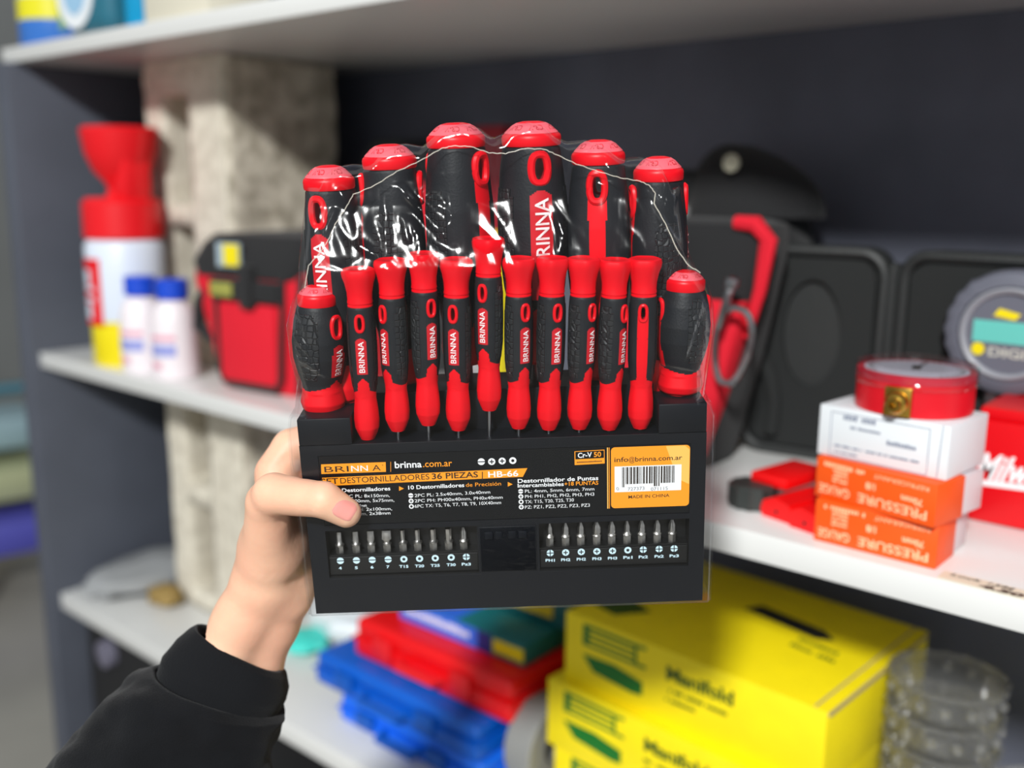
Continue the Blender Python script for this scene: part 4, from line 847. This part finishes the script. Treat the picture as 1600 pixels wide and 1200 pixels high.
fm.rings(rows, 0, None, True, False)
# close the top: stitch front to back
nb = len(fm.v)-NU; fs = []
for j in range(NU//2):
    a, b = j, j+1; c, d = (NU-j) % NU, (NU-j-1) % NU
    fs.append((nb+a, nb+b, nb+d, nb+c))
fm.f += [f for f in fs if len(set(f)) == 4]; fm.m += [0]*len([f for f in fs if len(set(f)) == 4])
wrap = fm.build('shrink_wrap', FILM, S=K, ang=180); wrap.matrix_world = PM
tag(wrap, 'clear wrinkled shrink wrap stretched over the held screwdriver pack', 'shrink wrap')
sm = MB()
seam = [(476, 450), (482, 415), (500, 395), (513, 375), (524, 350), (542, 322), (552, 304), (585, 290), (620, 268), (655, 252), (690, 232), (708, 228), (735, 229), (765, 239), (790, 240), (820, 232), (850, 233), (866, 240), (900, 256), (935, 268), (970, 278), (1000, 283), (1015, 290), (1024, 302), (1022, 318), (1040, 350), (1058, 390), (1076, 415), (1098, 428)]
pts = []
for k in range(len(seam)-1):
    for q in range(6):
        x = seam[k][0]+(seam[k+1][0]-seam[k][0])*q/6; y = seam[k][1]+(seam[k+1][1]-seam[k][1])*q/6
        z = -13 if y < 400 else -13+(y-400)*.2
        for _ in range(3): v_ = L(x, y, z)[1]; z = wf(v_)+1.6
        pts.append(L3(x, y+.6*math.sin(k*6+q*1.9), z))
sm.tube(pts, .17, 5); sm.build('perforated_seam', SEAM, wrap, S=K)

# ------------------------------------------------------------------ the arm: one continuous surface from a blended distance field
def seg_d(Pn, a, b, ra, rb):
    a = np.array(a); b = np.array(b); ab = b-a; L2 = ab@ab; t = np.clip(((Pn-a)@ab)/L2, 0, 1)
    return np.linalg.norm(Pn-(a+t[..., None]*ab), axis=-1)-(ra+(rb-ra)*t)
def smin(a, b, k):
    h = np.clip(.5+.5*(b-a)/k, 0, 1); return b+(a-b)*h-k*h*(1-h)
def H(x, y, w_, r): return (np.array(L3(x, y, w_)), r)
PALM = [[H(438, 790, -30, 14), H(430, 850, -32, 18)], [H(430, 850, -32, 18), H(416, 905, -31, 17)], [H(464, 820, -51, 13), H(458, 890, -50, 15)], [H(452, 880, -40, 15), H(448, 930, -36, 14)], [H(435, 745, -52, 11), H(432, 800, -44, 14)],
        [H(416, 905, -31, 17.5), H(383, 965, -30, 16)], [H(383, 965, -30, 16), H(346, 1030, -26, 17.5)], [H(346, 1030, -26, 17.5), H(300, 1130, -16, 20)],
        [H(450, 915, -38, 13.5), H(428, 975, -37, 13)], [H(428, 975, -37, 13), H(395, 1050, -33, 15)], [H(395, 1050, -33, 15), H(330, 1150, -20, 20)]]
THUMB = [[H(421, 868, -24, 15), H(419, 785, -9, 11.2)], [H(419, 785, -9, 11.2), H(428, 772, -3, 10.6)], [H(428, 772, -3, 10.6), H(506, 781, 10.4, 8.7)], [H(506, 781, 10.4, 9.0), H(541, 801, 9.0, 7.5)]]
FING = [[[H(432, 738, -50, 11.5), H(455, 700, -57, 10.6)], [H(455, 700, -57, 10.6), H(530, 672, -60, 9)], [H(530, 672, -60, 9), H(592, 684, -58.5, 8)], [H(592, 684, -58.5, 8), H(632, 704, -57.5, 7.3)]],
        [[H(450, 785, -56, 11.5), H(560, 738, -60.5, 9.3)], [H(560, 738, -60.5, 9.3), H(634, 748, -59, 8.3)], [H(634, 748, -59, 8.3), H(680, 766, -57.8, 7.4)]],
        [[H(455, 835, -57, 11.5), H(570, 806, -60.5, 9)], [H(570, 806, -60.5, 9), H(636, 812, -59, 8.2)], [H(636, 812, -59, 8.2), H(680, 826, -57.8, 7.3)]],
        [[H(458, 885, -56, 10.5), H(548, 868, -59, 8)], [H(548, 868, -59, 8), H(602, 872, -58, 7.2)], [H(602, 872, -58, 7.2), H(640, 880, -57, 6.5)]]]
def field(Pn):
    d = None
    for a, b in PALM:
        e = seg_d(Pn, a[0], b[0], a[1], b[1]); d = e if d is None else smin(d, e, 7)
    th = None
    for a, b in THUMB:
        e = seg_d(Pn, a[0], b[0], a[1], b[1]); th = e if th is None else smin(th, e, 1.6)
    d = smin(d, th, 6.5)
    out = d
    for fg in FING:
        e = None
        for a, b in fg:
            q = seg_d(Pn, a[0], b[0], a[1], b[1]); e = q if e is None else smin(e, q, 1.6)
        out = np.minimum(out, smin(d, e, 5)) if out is not d else smin(d, e, 5)
    # creases carved: thumb joint, web fold, wrist lines
    for (a, b, r, dp) in CREASE:
        q = seg_d(Pn, np.array(L3(*a)), np.array(L3(*b)), r, r); out = out+1.7*dp*np.exp(-(np.maximum(q+r, 0)/r)**2)
    # keep flesh outside the tray
    bx = np.stack([-(Pn[..., 0]+99.6), Pn[..., 0]-103, -(Pn[..., 1]+54.6), Pn[..., 1]-53, -(Pn[..., 2]+49.2), Pn[..., 2]-1.1], -1).max(-1)
    return np.maximum(out, -bx)
CREASE = [((452, 792, 3), (466, 797, 2), 2.6, .9), ((500, 752, 18), (512, 757, 19), 2.2, .35), ((492, 752, 18), (500, 760, 20), 2, .3), ((452, 796, 0), (475, 806, -4), 2.2, .8), ((425, 893, -12), (470, 908, -24), 1.8, .45), ((420, 899, -12), (480, 925, -26), 1.8, .5), ((448, 795, 2), (436, 812, -6), 3, .5), ((440, 690, -44), (455, 668, -46), 2, .4), ((424, 735, -38), (448, 716, -44), 2.4, .5), ((414, 716, -40), (430, 700, -44), 1.8, .3)]
def surface_nets(lo, hi, h):
    ax = [np.arange(lo[i], hi[i]+h, h) for i in range(3)]; n = [len(a) for a in ax]
    G = np.stack(np.meshgrid(*ax, indexing='ij'), -1); D = np.empty(n)
    for i in range(0, n[0], 16): D[i:i+16] = field(G[i:i+16])
    ins = D < 0; c = [slice(0, -1), slice(1, None)]
    cnt = sum(ins[c[a], c[b], c[d]].astype(int) for a in (0, 1) for b in (0, 1) for d in (0, 1)); act = (cnt > 0) & (cnt < 8)
    idx = -np.ones(act.shape, int); ids = np.argwhere(act); idx[act] = np.arange(len(ids))
    acc = np.zeros((len(ids), 3)); num = np.zeros(len(ids)); I, J, Kk = ids.T
    cor = [(a, b, d) for a in (0, 1) for b in (0, 1) for d in (0, 1)]
    for p in cor:
        for k in range(3):
            if p[k] == 0:
                q = list(p); q[k] = 1; d0 = D[I+p[0], J+p[1], Kk+p[2]]; d1 = D[I+q[0], J+q[1], Kk+q[2]]; cr = (d0 < 0) != (d1 < 0)
                t = np.where(cr, d0/np.where(cr, d0-d1, 1), 0); pos_ = np.stack([np.full(len(I), float(v)) for v in p], -1); pos_[:, k] += t
                acc[cr] += pos_[cr]; num[cr] += 1
    V = np.array(lo)+h*(ids+acc/num[:, None]); Fs = []
    for k in range(3):
        a, b = [x for x in range(3) if x != k]; s0 = [slice(None)]*3; s1 = [slice(None)]*3; s0[k] = slice(0, -1); s1[k] = slice(1, None)
        ch = np.argwhere(ins[tuple(s0)] != ins[tuple(s1)])
        for e in ch:
            if e[a] == 0 or e[b] == 0 or e[a] >= act.shape[a] or e[b] >= act.shape[b]: continue
            q = []
            for da, db in ((-1, -1), (0, -1), (0, 0), (-1, 0)):
                z = e.copy(); z[a] += da; z[b] += db; q.append(int(idx[tuple(z)]))
            if min(q) < 0: continue
            fl = ins[tuple(e)] ^ (k == 1); Fs.append(tuple(q) if fl else tuple(q[::-1]))
    return V, Fs
V, Fs = surface_nets((-165, -190, -78), (-35, 58, 34), 1.25)
me = bpy.data.meshes.new('arm'); me.from_pydata([tuple(v*K) for v in V], [], Fs); me.materials.append(SKIN); me.shade_smooth()
arm = bpy.data.objects.new('person', me); COL.objects.link(arm); arm.matrix_world = PM
bm = bmesh.new(); bm.from_mesh(me)
for _ in range(2): bmesh.ops.smooth_vert(bm, verts=bm.verts, factor=.5, use_axis_x=True, use_axis_y=True, use_axis_z=True)
bm.to_mesh(me); bm.free()
tag(arm, 'person reaching in from lower left, black sleeve, hand gripping the screwdriver pack', 'person')
# thumbnail projected on the thumb
na = np.array(L3(524, 792.5, 9)); nb_ = np.array(L3(561, 816, 9)); ax_ = nb_-na; ax_[2] = 0; lenn = np.linalg.norm(ax_); ax_ /= lenn; bx_ = np.array([-ax_[1], ax_[0], 0])
vs = []; fs = []; nA, nB = 16, 12; cen = np.array(L3(537.5, 798.4, 16))
for i in range(nA+1):
    s_ = -1+2*i/nA
    for j in range(nB+1):
        t_ = -1+2*j/nB; wdt = 4.3*(1-max(0, -s_)**3.5*.55)*(1-max(0, s_)**4*.35); q = cen+ax_*s_*5.3+bx_*t_*wdt*.93; q[2] = 30
        qq = q.copy(); 
        for _ in range(60):
            dd = float(field(qq[None])[0]); 
            if dd < .05 or qq[2] < -5: break
            qq[2] -= max(dd*.7, .03)
        qq[2] += .25-.35*(max(abs(s_), abs(t_))**6); vs.append(tuple(qq*K))
for i in range(nA):
    for j in range(nB): a = i*(nB+1)+j; fs.append((a, a+1, a+nB+2, a+nB+1))
mb = MB(); mb.add(vs, fs); mb.build('thumbnail', NAIL, arm)

# sleeve and cuff, lofted rings following the forearm
def ringpx(l, r, w_, dep, n=64, e=.9, tilt=8.5):
    a = L3(*l, w_); b = L3(*r, w_); c = (a+b)/2; x = (b-a)/2; up_ = Vector((-x.y, x.x, 0)).normalized(); d = Vector((0, 0, 1)); d = d*dep+up_*tilt
    return [c+x*(math.copysign(abs(math.cos(t))**e, math.cos(t)))+d*(math.copysign(abs(math.sin(t))**e, math.sin(t))) for t in (2*PI*k/n for k in range(n))]
def loft(keys, per, amp, fr, name, mat, seed, thick=None, open_in=None):
    rs = []
    for k in range(len(keys)-1):
        for q in range(per):
            t = q/per; t2 = t; l = [keys[k][0][i]*(1-t2)+keys[k+1][0][i]*t2 for i in (0, 1)]; r = [keys[k][1][i]*(1-t2)+keys[k+1][1][i]*t2 for i in (0, 1)]
            rs.append(ringpx(l, r, keys[k][2]*(1-t2)+keys[k+1][2]*t2, keys[k][3]*(1-t2)+keys[k+1][3]*t2))
    rs.append(ringpx(keys[-1][0], keys[-1][1], keys[-1][2], keys[-1][3]))
    c = [sum(r_, Vector())/len(r_) for r_ in rs]
    out = []
    for r_, cc in zip(rs, c):
        o_ = []
        for p in r_:
            dr = (p-cc).normalized(); a_ = amp(p) if callable(amp) else amp
            o_.append(p+dr*(noise.noise(Vector((p.x*fr[0]+seed, p.y*fr[1], p.z*fr[2])))*a_+noise.noise(Vector((p.x*fr[0]*2.3+seed+(p.y*fr[1]), p.y*fr[1]*2, p.z*fr[2]*2)))*a_*.45))
        out.append(o_)
    inner = [[cc+(p-cc)*.93 for p in r_] for r_, cc in zip(out[:1], c[:1])]; deep = [[cc2+(p-cc)*.84 for p in out[0]] for cc, cc2 in ((c[0], c[min(6, len(c)-1)]),)]
    mb = MB(); mb.rings(deep+inner+out, 0, None, False, False); return mb.build(name, mat, None, S=K, ang=180)
slv = loft([((240, 1046), (440, 1112), -24, 27), ((208, 1056), (447, 1118), -21, 33), ((170, 1088), (436, 1142), -15, 37), ((126, 1138), (424, 1172), -8, 41), ((96, 1172), (424, 1192), -1, 44), ((70, 1205), (428, 1225), 7, 47), ((20, 1270), (440, 1290), 18, 50), ((-60, 1380), (450, 1400), 34, 54)], 8, 4.6, (.03, .045, .05), 'sleeve', CLOTH, 4.2)
slv.parent = arm
cuf = loft([((305, 978), (443, 1047), -32, 21.5), ((297, 983), (449, 1056), -31, 23.5), ((276, 999), (452, 1076), -29, 25.5), ((254, 1025), (448, 1092), -26, 26.5), ((246, 1050), (438, 1110), -24, 26), ((250, 1075), (420, 1130), -21, 23)], 5, .5, (.06, .06, .06), 'cuff', CUFF, 9.1)
cuf.parent = slv
